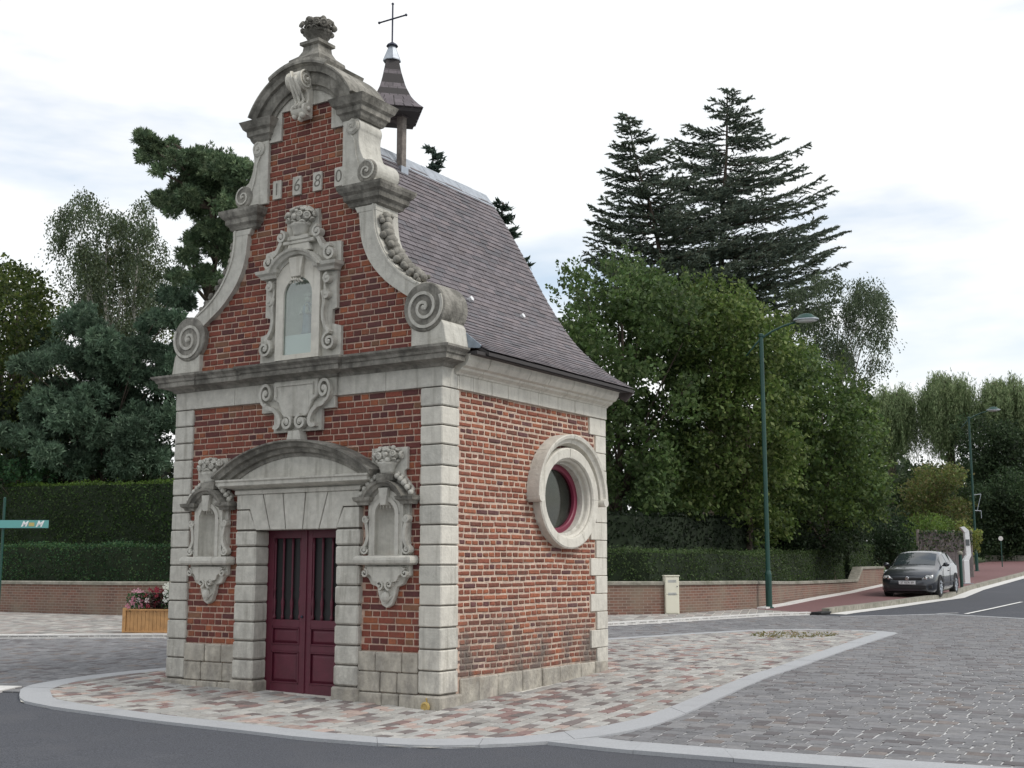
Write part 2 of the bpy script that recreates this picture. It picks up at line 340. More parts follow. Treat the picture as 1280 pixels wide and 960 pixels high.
def holed(outer, holes, o0, o1, B=BF):      # plate with openings
    bm = bmesh.new(); fl = []
    for o in (o0, o1):
        es = []
        for lp in [outer]+holes:
            vs = [bm.verts.new(B(*p, o)) for p in lp]; fl.append(vs)
            for i in range(len(vs)): es.append(bm.edges.new((vs[i], vs[(i+1) % len(vs)])))
        bmesh.ops.triangle_fill(bm, use_beauty=True, use_dissolve=False, edges=es)
    k = 1+len(holes)
    for j in range(k):
        a, b = fl[j], fl[j+k]
        for i in range(len(a)): bm.faces.new((a[i], a[(i+1) % len(a)], b[(i+1) % len(a)], b[i]))
    bmesh.ops.recalc_face_normals(bm, faces=bm.faces)
    return bm
def bm_obj(bm, name, m, parent=None, kind=None):
    me = bpy.data.meshes.new(name); bm.to_mesh(me); bm.free(); me.materials.append(M[m]); return link(name, me, parent, kind=kind)
def inpoly(x, y, P):
    c = False; n = len(P); j = n-1
    for i in range(n):
        if (P[i][1] > y) != (P[j][1] > y) and x < (P[j][0]-P[i][0])*(y-P[i][1])/(P[j][1]-P[i][1])+P[i][0]: c = not c
        j = i
    return c
def clip(poly, a, b):       # Sutherland-Hodgman half plane left of a->b
    out = []; n = len(poly)
    f = lambda p: (b[0]-a[0])*(p[1]-a[1])-(b[1]-a[1])*(p[0]-a[0])
    for i in range(n):
        p, q = poly[i], poly[(i+1) % n]; fp, fq = f(p), f(q)
        if fp >= 0: out.append(p)
        if (fp > 0 and fq < 0) or (fp < 0 and fq > 0):
            t = fp/(fp-fq); out.append((p[0]+(q[0]-p[0])*t, p[1]+(q[1]-p[1])*t))
    return out
def text_mesh(txt, size, m, depth=.004, shear=0, bold=0):
    cu = bpy.data.curves.new('lettering', 'FONT'); cu.body = txt; cu.size = size; cu.extrude = depth; cu.align_x = 'CENTER'; cu.align_y = 'CENTER'
    cu.shear = shear; cu.offset = bold; cu.resolution_u = 3
    o = bpy.data.objects.new('lettering', cu); COL.objects.link(o)
    bpy.context.view_layer.update()
    me = bpy.data.meshes.new_from_object(o.evaluated_get(bpy.context.evaluated_depsgraph_get()))
    bpy.data.objects.remove(o); me.materials.clear(); me.materials.append(M[m]); return me

# ================================================================ THE CHAPEL
HW, DP = 2.17, 3.95
chapel = thing('chapel', 'small red brick and stone chapel with curved gable dated 1680 and slate roof', 'chapel', (-2.17, 0, 0))
BSS = lambda p, q, o: (HW+o, p, q)
BK = lambda p, q, o: (o, -p, q)
def mir(mb):
    m = MB(); m.v = [(-x, y, z) for x, y, z in mb.v]; m.f = [f[::-1] for f in mb.f]; m.c = list(mb.c); return m
def cat_rom(P, n=6):
    out = []
    for i in range(len(P)-1):
        p0 = P[max(i-1, 0)]; p1 = P[i]; p2 = P[i+1]; p3 = P[min(i+2, len(P)-1)]
        for k in range(n):
            t = k/n; out.append(tuple(.5*((2*p1[j])+(-p0[j]+p2[j])*t+(2*p0[j]-5*p1[j]+4*p2[j]-p3[j])*t*t+(-p0[j]+3*p1[j]-3*p2[j]+p3[j])*t**3) for j in range(len(p1))))
    return out+[tuple(P[-1])]
SW_IN = cat_rom([(.92, 5.92), (.97, 5.52), (1.11, 5.22), (1.34, 4.97), (1.58, 4.80), (1.74, 4.70)])
SW_OUT = cat_rom([(1.18, 5.94), (1.22, 5.58), (1.38, 5.26), (1.60, 5.03), (1.84, 4.88)])
NX = 1.43
def niche_outline(cx, hw, z0, zs, rz, n=12): return [(cx-hw, z0), (cx+hw, z0)]+[(cx+hw*math.cos(math.pi*i/n), zs+rz*math.sin(math.pi*i/n)) for i in range(n+1)]
NH = [(-NX, .145, 1.735, 2.20, .15), (NX, .145, 1.735, 2.20, .15), (0, .235, 4.2, 4.95, .22)]
# front wall backing (mortar) with niche openings
right = [(2.14, 0), (2.14, 4.11), (1.77, 4.13), (1.78, 4.8)]+[(x-.06, z+.03) for x, z in SW_OUT[::-1][6:]]+[(1.1, 6.2), (.9, 6.45), (.75, 6.7), (.72, 7.1), (.72, 7.38)]+[(.78*math.cos(R(a)), 7.05+.78*math.sin(R(a))) for a in (40, 55, 70, 90)]
outl = [(.77, -.1), (2.14, -.1)]+right[1:]+[(-x, z) for x, z in right[::-1][1:-1]]+[(-2.14, -.1), (-.72, -.1), (-.72, 2.20), (.77, 2.20)]
wallf = bm_obj(holed(outl, [niche_outline(*h) for h in NH], -.42, -.04), 'front_wall', 'mortar', chapel)
# oculus
OC = (2.77, 2.49)
ell = lambda a, b, n=40: [(OC[0]+a*math.cos(2*math.pi*i/n), OC[1]+b*math.sin(2*math.pi*i/n)) for i in range(n)]
walls = bm_obj(holed([(.30, -.1), (DP-.02, -.1), (DP-.02, 4.0), (.30, 4.0)], [ell(.61, .50)], -.40, -.035, BSS), 'side_wall', 'mortar_side', chapel)
b = MB(); b.box(-2.14, -1.75, .425, DP-.02, -.1, 4.0); b.build('left_wall', 'mortar_side', chapel)
b = MB(); b.prism([(-2.14, -.1), (2.12, -.1), (2.12, 4.12), (1.86, 4.42), (1.33, 5.05), (1.05, 5.5), (.6, 6.32), (.25, 6.85), (0, 7.2), (-.25, 6.85), (-.6, 6.32), (-1.05, 5.5), (-1.33, 5.05), (-1.86, 4.42), (-2.14, 4.12)], -DP+.01, -DP+.35)
b.build('rear_wall', 'mortar_side', chapel)
b = MB(); b.box(-1.75, 1.75, .42, DP-.4, .02, .06); b.build('floor', 'stone_base', chapel)

# ---- bricks
def brick_col(side):
    r = random.random()
    if side:
        if r < .18: c = (.165, .058, .038)
        elif r < .38: c = (.30, .100, .052)
        elif r < .37: c = (.31, .13, .07)
        elif r < .5: c = (.125, .052, .05)
        else: c = (.228, .073, .044)
    else:
        if r < .14: c = (.13, .036, .030)
        elif r < .30: c = (.275, .088, .042)
        elif r < .34: c = (.20, .095, .055)
        elif r < .42: c = (.10, .032, .031)
        else: c = (.198, .053, .034)
    k = random.uniform(.82, 1.15); return tuple(q*k for q in c)
cand = []        # (distance, side?, along, z, width, height)
def lay(z0, z1, course, spans_fn, P, HD, joint, side):
    n = int(round((z1-z0)/course)); ch = (z1-z0)/n
    for k in range(n):
        z = z0+(k+.5)*ch; header = k % 2
        wob = random.uniform(-.02, .02)
        for a, b_ in spans_fn(z):
            x = a-(P*.5 if k % 4 == 2 else 0)*random.uniform(.9, 1.1)+(HD*.25 if header else 0)+wob
            while x < b_:
                wd = (HD if header or (not side and random.random() < .22) else P)*random.uniform(.93, 1.07)
                l, r_ = max(x, a), min(x+wd, b_)
                if r_-l > .045: cand.append((side, (l+r_)/2, z, r_-l-joint*random.uniform(.8, 1.25), ch-joint*random.uniform(.85, 1.2)))
                x += wd
def edge_front(z):
    if z < 4.12: return 1.86
    if z < 4.72: return 1.76
    if z < 5.92:
        for i in range(len(SW_IN)-1):
            if SW_IN[i+1][1] <= z <= SW_IN[i][1]: return SW_IN[i][0]+.02
        return 1.6
    if z < 6.25: return .97
    if z < 7.04: return .66
    return .44
def spans_front(z):
    e = edge_front(z)
    if z < 2.52: return [(-e, -.97), (1.02, e)]
    if z > 4.15 and z < 5.25: return [(-e, -.3), (.3, e)]
    return [(-e, e)]
ZK = [6.275, 6.52]
def spans_side(z):
    r_ = 3.48 if int((z+5)/.24) % 2 else 3.64
    if abs(z-OC[1]) < .60:
        h = .71*math.sqrt(max(0, 1-((z-OC[1])/.60)**2)); return [(.35, OC[0]-h), (OC[0]+h, r_)] if OC[0]+h < r_-.05 else [(.35, OC[0]-h)]
    return [(.35, r_)]
random.seed(11)
lay(.645, 3.64, .0775, spans_front, .242, .122, .0175, 0)
lay(4.12, 7.43, .0775, spans_front, .242, .122, .0175, 0)
lay(.35, 3.64, .0713, spans_side, .262, .131, .026, 1)
def keep(c):
    s, a, z, w_, h_ = c
    if not s:
        for h in NH:
            if abs(a-h[0]) < h[1]+.1 and h[2] < z < h[3]+.1: return False
    return True
cand = [c for c in cand if keep(c)]
def pos(c): return (c[1]-2.17, 0, c[2]) if not c[0] else (0, c[1], c[2])
def showsize(c):
    p = Vector(pos(c)); d = (p-cC); n = Vector((0, -1, 0)) if not c[0] else Vector((1, 0, 0))
    return c[3]*c[4]*abs(d.normalized().dot(n))/d.length_squared
cand.sort(key=showsize, reverse=True)
pool = {}
wave = lambda s, a, z: (.005*math.sin(a*2.3+z*1.7)+.003*math.sin(a*5.1-z*2.9)) if s else .003*math.sin(a*2+z)
def brick_mesh(side, wd, ht):
    q = (side, max(2, round(wd/.012)), round(ht/.006)); L_ = pool.setdefault(q, [])
    if len(L_) < 4:
        m = MB(); jj = .004 if side else .002
        m.pillow((0, 0, 0), (1, 0, 0), (0, 0, 1), (0, -1, 0), q[1]*.012, q[2]*.006, .012, .008 if side else .004, jj, brick_col(side))
        L_.append(m.mesh('brick', M['brick_side' if side else 'brick'])); return L_[-1]
    return random.choice(L_)
for c in cand[:300]:
    me = brick_mesh(c[0], c[3], c[4])
    if c[0]: link('brick', me, walls, (HW-.036, c[1], c[2]+wave(1, c[1], c[2])), (random.uniform(-.012, .012), 0, math.pi/2))
    else: link('brick', me, wallf, (c[1], .041, c[2]+wave(0, c[1], c[2])))
for s in (0, 1):
    m = MB()
    for c in cand[300:]:
        if c[0] != s: continue
        if s: m.pillow((HW-.036, c[1], c[2]+wave(1, c[1], c[2])), (0, 1, 0), (0, 0, 1), (1, 0, 0), c[3], c[4], .012+random.uniform(-.004, .003), .007, .004, brick_col(1))
        else: m.pillow((c[1], .041, c[2]+wave(0, c[1], c[2])), (1, 0, 0), (0, 0, 1), (0, -1, 0), c[3], c[4], .012+random.uniform(-.002, .002), .004, .002, brick_col(0))
    m.build('brick_field', 'brick_side' if s else 'brick', walls if s else wallf, kind='stuff', recalc=False)

# ---- quoins
ZJ = [3.64, 3.42, 3.20, 2.98, 2.74, 2.52, 2.295, 2.07, 1.845, 1.62, 1.40, 1.17, .93, .69, .455, .20]
def blk(name, x0, x1, y0, y1, z0, z1, mat='stone', bev=.012, parent=None):
    m = MB(); m.box(x0, x1, y0, y1, z0, z1); return m.build(name, mat, parent or chapel, bevel=bev)
random.seed(3)
for x0, x1 in ((1.875, 2.152), (-2.152, -1.875)): MB().box(x0, x1, .018, .33, -.1, 3.64).build('quoin_backing', 'joint', chapel)
for i in range(len(ZJ)-1):
    z1, z0 = ZJ[i]-.007, ZJ[i+1]+.007; j = random.uniform(-.004, .004)
    blk('quoin_block', 1.862+j, 2.172, -.002+j, .345+j, z0, z1, 'stone_pale' if i % 3 else 'stone')
    blk('quoin_block', -2.172, -1.84+j, -.002-j, .30, z0, z1, 'stone')
blk('quoin_base', 1.84, 2.21, -.035, .40, -.1, .19, 'stone_base', .02); blk('quoin_base', -2.23, -1.82, -.04, .3, -.1, .19, 'stone_base', .02)
k = 0; z = .30                      # toothed rear corner stones on the side wall
while z < 3.6:
    odd = int((z+.02+5)/.24) % 2; z1 = min((math.floor((z+.02+5)/.24)+1)*.24-5, 3.64)
    blk('corner_stone', 1.9, 2.163+random.uniform(-.004, .004), (3.48 if odd else 3.64)+random.uniform(-.01, .02), DP, z+.004, z1-.004, 'stone_pale', .006); z = z1
# base stones
xs = [-1.84, -1.52, -1.22, -.97]; 
for (xs, lo) in (([-1.84, -1.55, -1.22, -.965], 0), ([1.0, 1.32, 1.6, 1.862], 0)):
    for r_, (za, zb) in enumerate(((-.1, .19), (.19, .42), (.42, .645))):
        pts = [xs[0]]+[q+random.uniform(-.07, .07) for q in xs[1:-1]]+[xs[-1]]
        for a, c in zip(pts, pts[1:]): blk('base_stone', a+.004, c-.004, -.012+(.0 if r_ else -.02)+random.uniform(-.006, .006), .1, za+.004, zb-.004, 'stone_base', .012)
ys = [.40, .78, 1.2, 1.75, 2.2, 2.62, 2.75, 3.2, 3.6, DP]
for a, c in zip(ys, ys[1:]): blk('base_stone', 2.0, 2.165+random.uniform(-.008, .012), a+.005, c-.005, -.1, .345+random.uniform(-.006, .006), 'stone_base', .014)

# ---- door surround
JZ = [2.045, 1.85, 1.62, 1.385, 1.165, .93, .70, .475, .235]
for x0, x1 in ((-.95, -.64), (.685, 1.0)): MB().box(x0, x1, -.018, .235, 0, 2.3).build('jamb_backing', 'joint', chapel)
for i in range(len(JZ)-1):
    for s, (x0, x1) in enumerate(((-.965, -.62), (.665, 1.02))):
        j = random.uniform(-.005, .005); blk('jamb_block', x0+j, x1, -.042+j, .245, JZ[i+1]+.008, JZ[i]-.008, 'stone', .018)
blk('jamb_base', -.99, -.60, -.055, .22, -.1, .228, 'stone_base', .02); blk('jamb_base', .645, 1.045, -.06, .22, -.1, .228, 'stone_base', .02)
blk('jamb_foot', -1.03, -.6, -.11, .2, -.1, .04, 'stone_base', .02); blk('jamb_foot', .62, 1.08, -.12, .2, -.1, .05, 'stone_base', .02)
blk('doorstep', -.6, .645, -.07, .4, -.1, .045, 'stone_base', .015)
VS = [[(-.62, 2.05), (-.39, 2.05), (-.52, 2.49), (-.965, 2.49), (-.965, 2.31), (-.74, 2.31)], [(-.39, 2.05), (-.13, 2.05), (-.19, 2.49), (-.52, 2.49)],
      [(-.13, 2.05), (.14, 2.05), (.18, 2.49), (-.19, 2.49)], [(.14, 2.05), (.40, 2.05), (.53, 2.49), (.18, 2.49)],
      [(.40, 2.05), (.665, 2.05), (.77, 2.31), (1.02, 2.31), (1.02, 2.49), (.53, 2.49)], [(-.965, 2.06), (-.62, 2.06), (-.74, 2.295), (-.965, 2.295)], [(.665, 2.06), (1.02, 2.06), (1.02, 2.295), (.77, 2.295)]]
for p in VS:
    a = sum(q[0] for q in p)/len(p); c = sum(q[1] for q in p)/len(p)
    q = [(x+(.007 if x < a else -.007), z) for x, z in p]
    MB().prism(q, -.22, .042).build('voussoir', 'stone', chapel, bevel=.006)
b = MB(); b.box(-.93, .99, -.015, .1, 2.07, 2.5); b.build('voussoir_backing', 'joint', chapel)
b = MB(); b.box(-.985, 1.04, -.06, .1, 2.492, 2.545); b.build('architrave', 'stone', chapel, bevel=.006)
pc = .03
b = MB(); b.plansweep([(-.05, 2.545), (.02, 2.545), (.05, 2.565), (.14, 2.585), (.18, 2.60), (.18, 2.64), (.2, 2.655), (.2, 2.675), (-.05, 2.675)], [(pc-1.02, .06), (pc-1.02, 0), (pc+1.02, 0), (pc+1.02, .06)])
b.build('pediment_cornice', 'stone', chapel)
PR_, PZ = 2.18, .925
b = MB(); b.arcsweep([(-.17, -.05), (-.17, .05), (-.13, .06), (-.12, .10), (-.07, .12), (-.06, .17), (-.015, .19), (0, .23), (.02, .23), (.03, .0), (.03, -.05)], (pc, PZ), PR_, PR_, 54.5, 125.5, 40)
b.build('pediment_arch', 'stone_old', chapel, smooth=False)
b = MB(); b.prism([(pc+PR_*math.cos(R(a))*.96, PZ+(PR_-.12)*math.sin(R(a))) for a in np.linspace(61, 119, 24)]+[(pc-1.0, 2.672), (pc+1.0, 2.672)], -.05, .035); b.build('tympanum', 'stone', chapel)

# ---- door
door = link('door', MB().box(-.625, .668, .235, .25, .05, 2.07).mesh('door', M['black']), chapel)
def leaf(x0, x1):
    m = MB(); w_ = x1-x0; y0, y1 = .195, .232
    st = .085
    for a, c in ((x0, x0+st), (x1-st, x1)): m.box(a, c, y0, y1, .05, 2.06)
    for za, zb in ((.05, .20), (.58, .66), (.87, .96), (1.95, 2.06)): m.box(x0+st, x1-st, y0+.001, y1, za, zb)
    for za, zb in ((.20, .58), (.66, .87)):
        m.box(x0+st, x1-st, y0+.022, y1, za, zb)
        d = .05; m.add([(x0+st+.02, y0+.022, za+.02), (x1-st-.02, y0+.022, za+.02), (x1-st-.02, y0+.022, zb-.02), (x0+st+.02, y0+.022, zb-.02),
                        (x0+st+d, y0+.004, za+d), (x1-st-d, y0+.004, za+d), (x1-st-d, y0+.004, zb-d), (x0+st+d, y0+.004, zb-d)],
                       [(4, 5, 6, 7), (0, 1, 5, 4), (1, 2, 6, 5), (2, 3, 7, 6), (3, 0, 4, 7)])
        for q in (.004,):
            m.box(x0+st-.004, x0+st+.014, y0-.008, y0+.02, za, zb); m.box(x1-st-.014, x1-st+.004, y0-.008, y0+.02, za, zb)
            m.box(x0+st, x1-st, y0-.008, y0+.02, za, za+.016); m.box(x0+st, x1-st, y0-.008, y0+.02, zb-.016, zb)
    o = m.build('door_leaf', 'door', door, bevel=.003)
    for k in range(4):
        x = x0+st+(w_-2*st)*(k/3); 
        if k in (0, 3): x += .012*(1 if k == 0 else -1)
        MB().lathe([(.016, .96), (.022, .98), (.022, 1.0), (.012, 1.03), (.02, 1.12), (.024, 1.17), (.012, 1.24), (.011, 1.3), (.018, 1.33), (.012, 1.36), (.014, 1.8), (.018, 1.84), (.014, 1.95)], (x, y0+.02, 0), 8).build('baluster', 'door', door, smooth=True)
leaf(-.61, .003); leaf(.016, .655)
b = MB(); b.box(-.005, .024, .182, .2, .05, 2.06); b.build('door_cover_strip', 'door', door)
b = MB(); b.box(-.625, .668, .19, .25, 2.06, 2.09); b.box(-.628, -.61, .19, .25, .05, 2.08); b.box(.655, .672, .19, .25, .05, 2.08); b.build('door_frame', 'door', door)
MB().ball((-.03, .18, 1.0), .018).build('door_knob', 'iron', door)

# ---- frieze and main cornice
fx = [-2.172, -1.1, -.62, .62, 1.35, 2.172]
for a, c in zip(fx, fx[1:]): blk('frieze_stone', a+.002, c-.002, -.001-(.03 if abs(a+c) < .1 else 0), .3, 3.645, 3.885, 'stone', .004)
fy = [.33, .62, 1.02, 1.38, 1.62, 2.1, 2.6, 3.05, DP]
for a, c in zip(fy, fy[1:]): blk('frieze_stone', 1.9, 2.178+random.uniform(-.004, .004), a+.003, c-.003, 3.645, 3.81, 'stone_pale', .004)
blk('frieze_stone', 1.95, 2.1745, .30, .327, 3.645, 3.8, 'stone_pale', .003)
prof = [(-.1, 3.87), (.02, 3.87), (.04, 3.90), (.09, 3.92), (.17, 3.935), (.17, 3.99), (.19, 4.0), (.20, 4.03), (.24, 4.06), (.245, 4.085), (0, 4.13), (-.3, 4.13)]
b = MB(); b.plansweep(prof, [(-2.17, .41), (-2.17, 0), (-1.83, 0), (-1.83, .012), (-.62, .012), (-.62, -.04), (.62, -.04), (.62, .012), (1.83, .012), (1.83, 0), (2.17, 0), (2.17, .20)])
b.build('cornice', 'stone_old', chapel)
b = MB(); prof2 = [(-.12, 3.81), (.015, 3.81), (.03, 3.83), (.09, 3.86), (.10, 3.885), (.15, 3.90), (.19, 3.96), (.20, 4.01), (.22, 4.03), (-.12, 4.06)]
cuts = [.24, .7, 1.2, 1.62, 2.1, 2.7, 3.3, DP+.02]
for a, c in zip(cuts, cuts[1:]):
    j = random.uniform(-.006, .006); MB().plansweep([(o+(j if o > 0 else 0), z) for o, z in prof2], [(2.17, a+.002), (2.17, c-.002)]).build('eaves_cornice', 'stone_pale', chapel)
# return of the eaves cornice on the rear
MB().plansweep(prof2, [(2.0, DP), (1.2, DP)][::-1]).build('eaves_cornice', 'stone_pale', chapel).scale = (1, 1, 1)

# ---- roof
RP = cat_rom([(0, 7.29), (.05, 7.235), (.27, 6.92), (.60, 6.38), (1.05, 5.58), (1.33, 5.13), (1.55, 4.83), (1.86, 4.52), (2.17, 4.28), (2.52, 4.07)], 5)
RY0, RY1 = .43, 4.14
for s in (1, -1):
    m = MB(); n = len(RP)
    vs = [(s*x, y, z-.012) for y in (RY0, RY1-.01) for x, z in RP]+[(s*x, y, z-.05) for y in (RY0, RY1-.01) for x, z in RP]
    fs = [(i, i+1, n+i+1, n+i) for i in range(n-1)]+[(2*n+i, 2*n+i+1, 3*n+i+1, 3*n+i) for i in range(n-1)]
    fs += [(i, i+1, 2*n+i+1, 2*n+i) for i in range(n-1)]+[(n+i, n+i+1, 3*n+i+1, 3*n+i) for i in range(n-1)]+[(n-1, 2*n-1, 4*n-1, 3*n-1)]
    m.add(vs, fs); 
    if s == 1: roof = m.build('roof', 'deck', chapel)
    else: m.build('roof_deck', 'deck', roof)
LN = [0]
for a, c in zip(RP, RP[1:]): LN.append(LN[-1]+math.hypot(c[0]-a[0], c[1]-a[1]))
def rpt(l):
    l = min(max(l, 0), LN[-1]-1e-6)
    for i in range(len(LN)-1):
        if l <= LN[i+1]: t = (l-LN[i])/(LN[i+1]-LN[i]); return (RP[i][0]+(RP[i+1][0]-RP[i][0])*t, RP[i][1]+(RP[i+1][1]-RP[i][1])*t)
exp_ = .086; nc = int((LN[-1]-.1)/exp_); slates = []
random.seed(5)
for s in (1, -1):
    for k in range(nc+1):
        l1 = LN[-1]-k*exp_+.012; l0 = l1-exp_-.05
        if l0 < .06: continue
        y = RY0-(.1 if k % 2 else 0)
        while y < RY1:
            a, c = max(y, RY0), min(y+.2, RY1)
            if c-a > .02: slates.append((s, l0, l1, a+.003, c-.003))
            y += .2
def slate_geo(m, sl, rel=None):
    s, l0, l1, a, c = sl; (x0, z0), (x1, z1) = rpt(l0), rpt(l1)
    dx, dz = x1-x0, z1-z0; q = math.hypot(dx, dz); nx, nz_ = -dz/q, dx/q
    up0, up1 = .003, .015+random.uniform(0, .004); th = .006; j = random.uniform(-.004, .004)
    g = random.uniform(.78, 1.2); r_ = random.random(); base = (.130, .113, .122) if r_ < .6 else ((.145, .122, .128) if r_ < .85 else (.105, .098, .108))
    col = tuple(q_*g for q_ in base)
    P = []
    for (x, z, u) in ((x0, z0, up0), (x1, z1, up1)):
        for t in (0, th):
            for y in (a, c): P.append(Vector((s*(x+nx*(u-t)+(dx/q*j if u == up1 else 0)), y, z+nz_*(u-t)+(dz/q*j if u == up1 else 0))))
    o = Vector((0, 0, 0))
    if rel is not None: o = (P[0]+P[5])/2
    f = [(0, 1, 5, 4), (4, 5, 7, 6), (0, 4, 6, 2), (1, 3, 7, 5)]
    if s > 0: f = [t[::-1] for t in f]
    m.add([p-o for p in P], f, col); return o
slates.sort(key=lambda q: (-(q[0]), (Vector((q[0]*rpt(q[2])[0]-2.17, q[3], rpt(q[2])[1]))-cC).length))
for q in slates[:300]:
    m = MB(); o = slate_geo(m, q, 1); ob = m.build('slate', 'slate', roof, recalc=False); ob.location = o
m = MB()
for q in slates[300:]: slate_geo(m, q)
m.build('slate_courses', 'slate', roof, kind='stuff', recalc=False)
for k in range(9):           # zinc ridge
    y0 = .3+k*.43; y1 = min(y0+.435, RY1+.01)
    m = MB(); hh = .004*(k % 2)
    for s in (1, -1): m.add([(0, y0, 7.325+hh), (0, y1, 7.325+hh), (s*.165, y1, 7.10+hh), (s*.165, y0, 7.10+hh), (0, y0, 7.31+hh), (0, y1, 7.31+hh), (s*.155, y1, 7.09+hh), (s*.155, y0, 7.09+hh)], [(0, 1, 2, 3), (4, 5, 6, 7), (2, 3, 7, 6), (0, 3, 7, 4), (1, 2, 6, 5)])
    m.build('ridge_cap', 'zinc', roof)
b = MB(); b.add([(2.0, .425, 4.16), (2.0, .425, 4.47), (2.1, .425, 4.40), (2.42, .425, 4.15), (2.40, .425, 4.12), (2.0, .41, 4.16), (2.0, .41, 4.47), (2.1, .41, 4.40), (2.42, .41, 4.15), (2.40, .41, 4.12)], [(0, 1, 2, 3, 4), (5, 6, 7, 8, 9), (0, 1, 6, 5), (1, 2, 7, 6), (2, 3, 8, 7), (3, 4, 9, 8), (4, 0, 5, 9)]); b.build('flashing', 'lead', roof)
b = MB(); b.box(2.28, 2.475, .25, DP+.1, 4.02, 4.06); b.build('fascia', 'deck', roof)
b = MB(); b.prism([(x, z-.05) for x, z in RP]+[(x-.12, z-.17) for x, z in RP[::-1][:-4]]+[(0, 7.0)], -RY1+.01, -RY1+.04); b.add(*(lambda q: (q.v, q.f))(mir(b))); b.build('barge_board', 'dark_wood', roof)
for (x, y) in ((1.42, 1.62), (1.40, 2.92)):
    i = min(range(len(RP)), key=lambda i: abs(RP[i][0]-x)); z = RP[i][1]
    m = MB(); m.tube([(x-.05, y, z+.0), (x+.05, y, z+.045)], [.035, .035], 8); m.box(x+.0, x+.15, y-.05, y+.04, z-.21, z-.19)
    m.build('roof_vent', 'white', roof)

# ---- belfry
bel = link('belfry', MB().lathe([(.50, 7.80), (.53, 7.87), (.50, 7.90), (.36, 8.03), (.25, 8.22), (.17, 8.45), (.115, 8.66), (.04, 8.86)], (0, 1.74, 0), 4).mesh('belfry', M['deck']), chapel)
PB = [(.545, 7.865), (.47, 7.92), (.40, 7.985), (.34, 8.055), (.29, 8.13), (.25, 8.215), (.215, 8.30), (.185, 8.39), (.158, 8.48), (.135, 8.57), (.112, 8.66)]
random.seed(8)
for k in range(len(PB)-1):
    (r0, z0), (r1, z1) = PB[k], PB[k+1]
    for q in range(4):
        a0, a1 = math.pi/2*q, math.pi/2*(q+1); A0 = Vector((math.cos(a0), math.sin(a0), 0)); A1 = Vector((math.cos(a1), math.sin(a1), 0))
        n = max(1, int(round((r0*1.41)/.13))); off = .5/n if k % 2 and n > 1 else 0
        ts = sorted(set([0, 1]+[min(max(i/n+off, 0), 1) for i in range(n+1)]))
        for t0, t1 in zip(ts, ts[1:]):
            if t1-t0 < .02: continue
            g = random.uniform(.8, 1.2); c = (.125*g, .108*g, .117*g); e = .012
            up = 1.03
            P = [A0.lerp(A1, t0+e)*(r0*1.035), A0.lerp(A1, t1-e)*(r0*1.035), A0.lerp(A1, t1-e)*(r1*1.01), A0.lerp(A1, t0+e)*(r1*1.01)]
            Z = [z0-.005, z0-.005, z1+.006, z1+.006]; V = [Vector((p.x, p.y+1.74, zz)) for p, zz in zip(P, Z)]
            W = [Vector((v.x*.97, 1.74+(v.y-1.74)*.97, v.z-.008)) for v in V]
            MB().add(V+W, [(0, 1, 2, 3), (4, 7, 6, 5), (0, 4, 5, 1), (1, 5, 6, 2), (3, 7, 4, 0)], c).build('belfry_slate', 'slate', bel)
MB().lathe([(.128, 8.645), (.128, 8.66), (.055, 8.85), (.045, 8.88)], (0, 1.74, 0), 8).build('lead_cap', 'zinc', bel)
MB().lathe([(.02, 8.86), (.085, 8.87), (.075, 8.89), (.02, 8.93)], (0, 1.74, 0), 10).build('finial_collar', 'iron', bel)
b = MB(); b.tube([(0, 1.74, 8.9), (0, 1.74, 9.5)], .012, 8); b.tube([(-.235, 1.74, 9.28), (.235, 1.74, 9.28)], .012, 8)
for p in ((0, 1.74, 9.505), (-.24, 1.74, 9.28), (.24, 1.74, 9.28)): b.ball(p, .02)
b.build('iron_cross', 'iron', bel)
for x in (.19, -.30): b = MB(); b.box(x-.05, x+.05, 1.69, 1.79, 6.75, 7.85); b.build('belfry_post', 'old_wood', bel, bevel=.006)
for s, x in ((1, .19), (-1, -.30)):
    b = MB(); b.prism([(x-s*.05, 7.68), (x-s*.05, 7.80), (x-s*.28, 7.80), (x-s*.12, 7.76)], -1.77, -1.71); b.build('belfry_brace', 'dark_wood', bel)
b = MB(); b.box(-.36, .25, 1.67, 1.81, 7.78, 7.86); b.box(-.05, .05, 1.4, 2.08, 7.79, 7.85); b.build('belfry_beam', 'dark_wood', bel)
b = MB(); b.box(.125, .255, 1.66, 1.82, 6.86, 7.06); b.build('post_flashing', 'zinc', bel)

# ---- gable stonework (built on the right, mirrored to the left)
def both(name, mb, mat='stone', **k):
    mb.build(name, mat, chapel, **k); mir(mb).build(name, mat, chapel, **k)
both('scroll_plinth', MB().prism([(1.735, 4.13), (2.245, 4.13), (2.20, 4.36), (2.1, 4.5), (1.735, 4.6)], -.42, .03), 'stone', bevel=.008)
def drum(cx, cz, r, o0, o1, A=BF, n=36): return MB().prism([(cx+r*math.cos(2*math.pi*i/n), cz+r*math.sin(2*math.pi*i/n)) for i in range(n)], o0, o1, A, ch=.012)
b = drum(1.93, 4.58, .295, -.42, .05); both('scroll_drum', b, 'stone_old')
b = MB(); sp = spiral(1.93, 4.57, .265, .02, 30, -2.2, 60); b.band(sp, [.018]*len(sp), .045, .066); b.ball((1.93, -.05, 4.57), .035, (1, .7, 1)); both('spiral', b, 'stone')
b = MB(); b.prism(SW_IN+[(1.86, 4.86)]+SW_OUT[::-1], -.40, .035); both('scroll_band', b, 'stone')
b = MB(); pp = [(x-.035, z) for x, z in SW_OUT]; b.band(pp, .012, .03, .05); both('scroll_rim', b, 'stone')
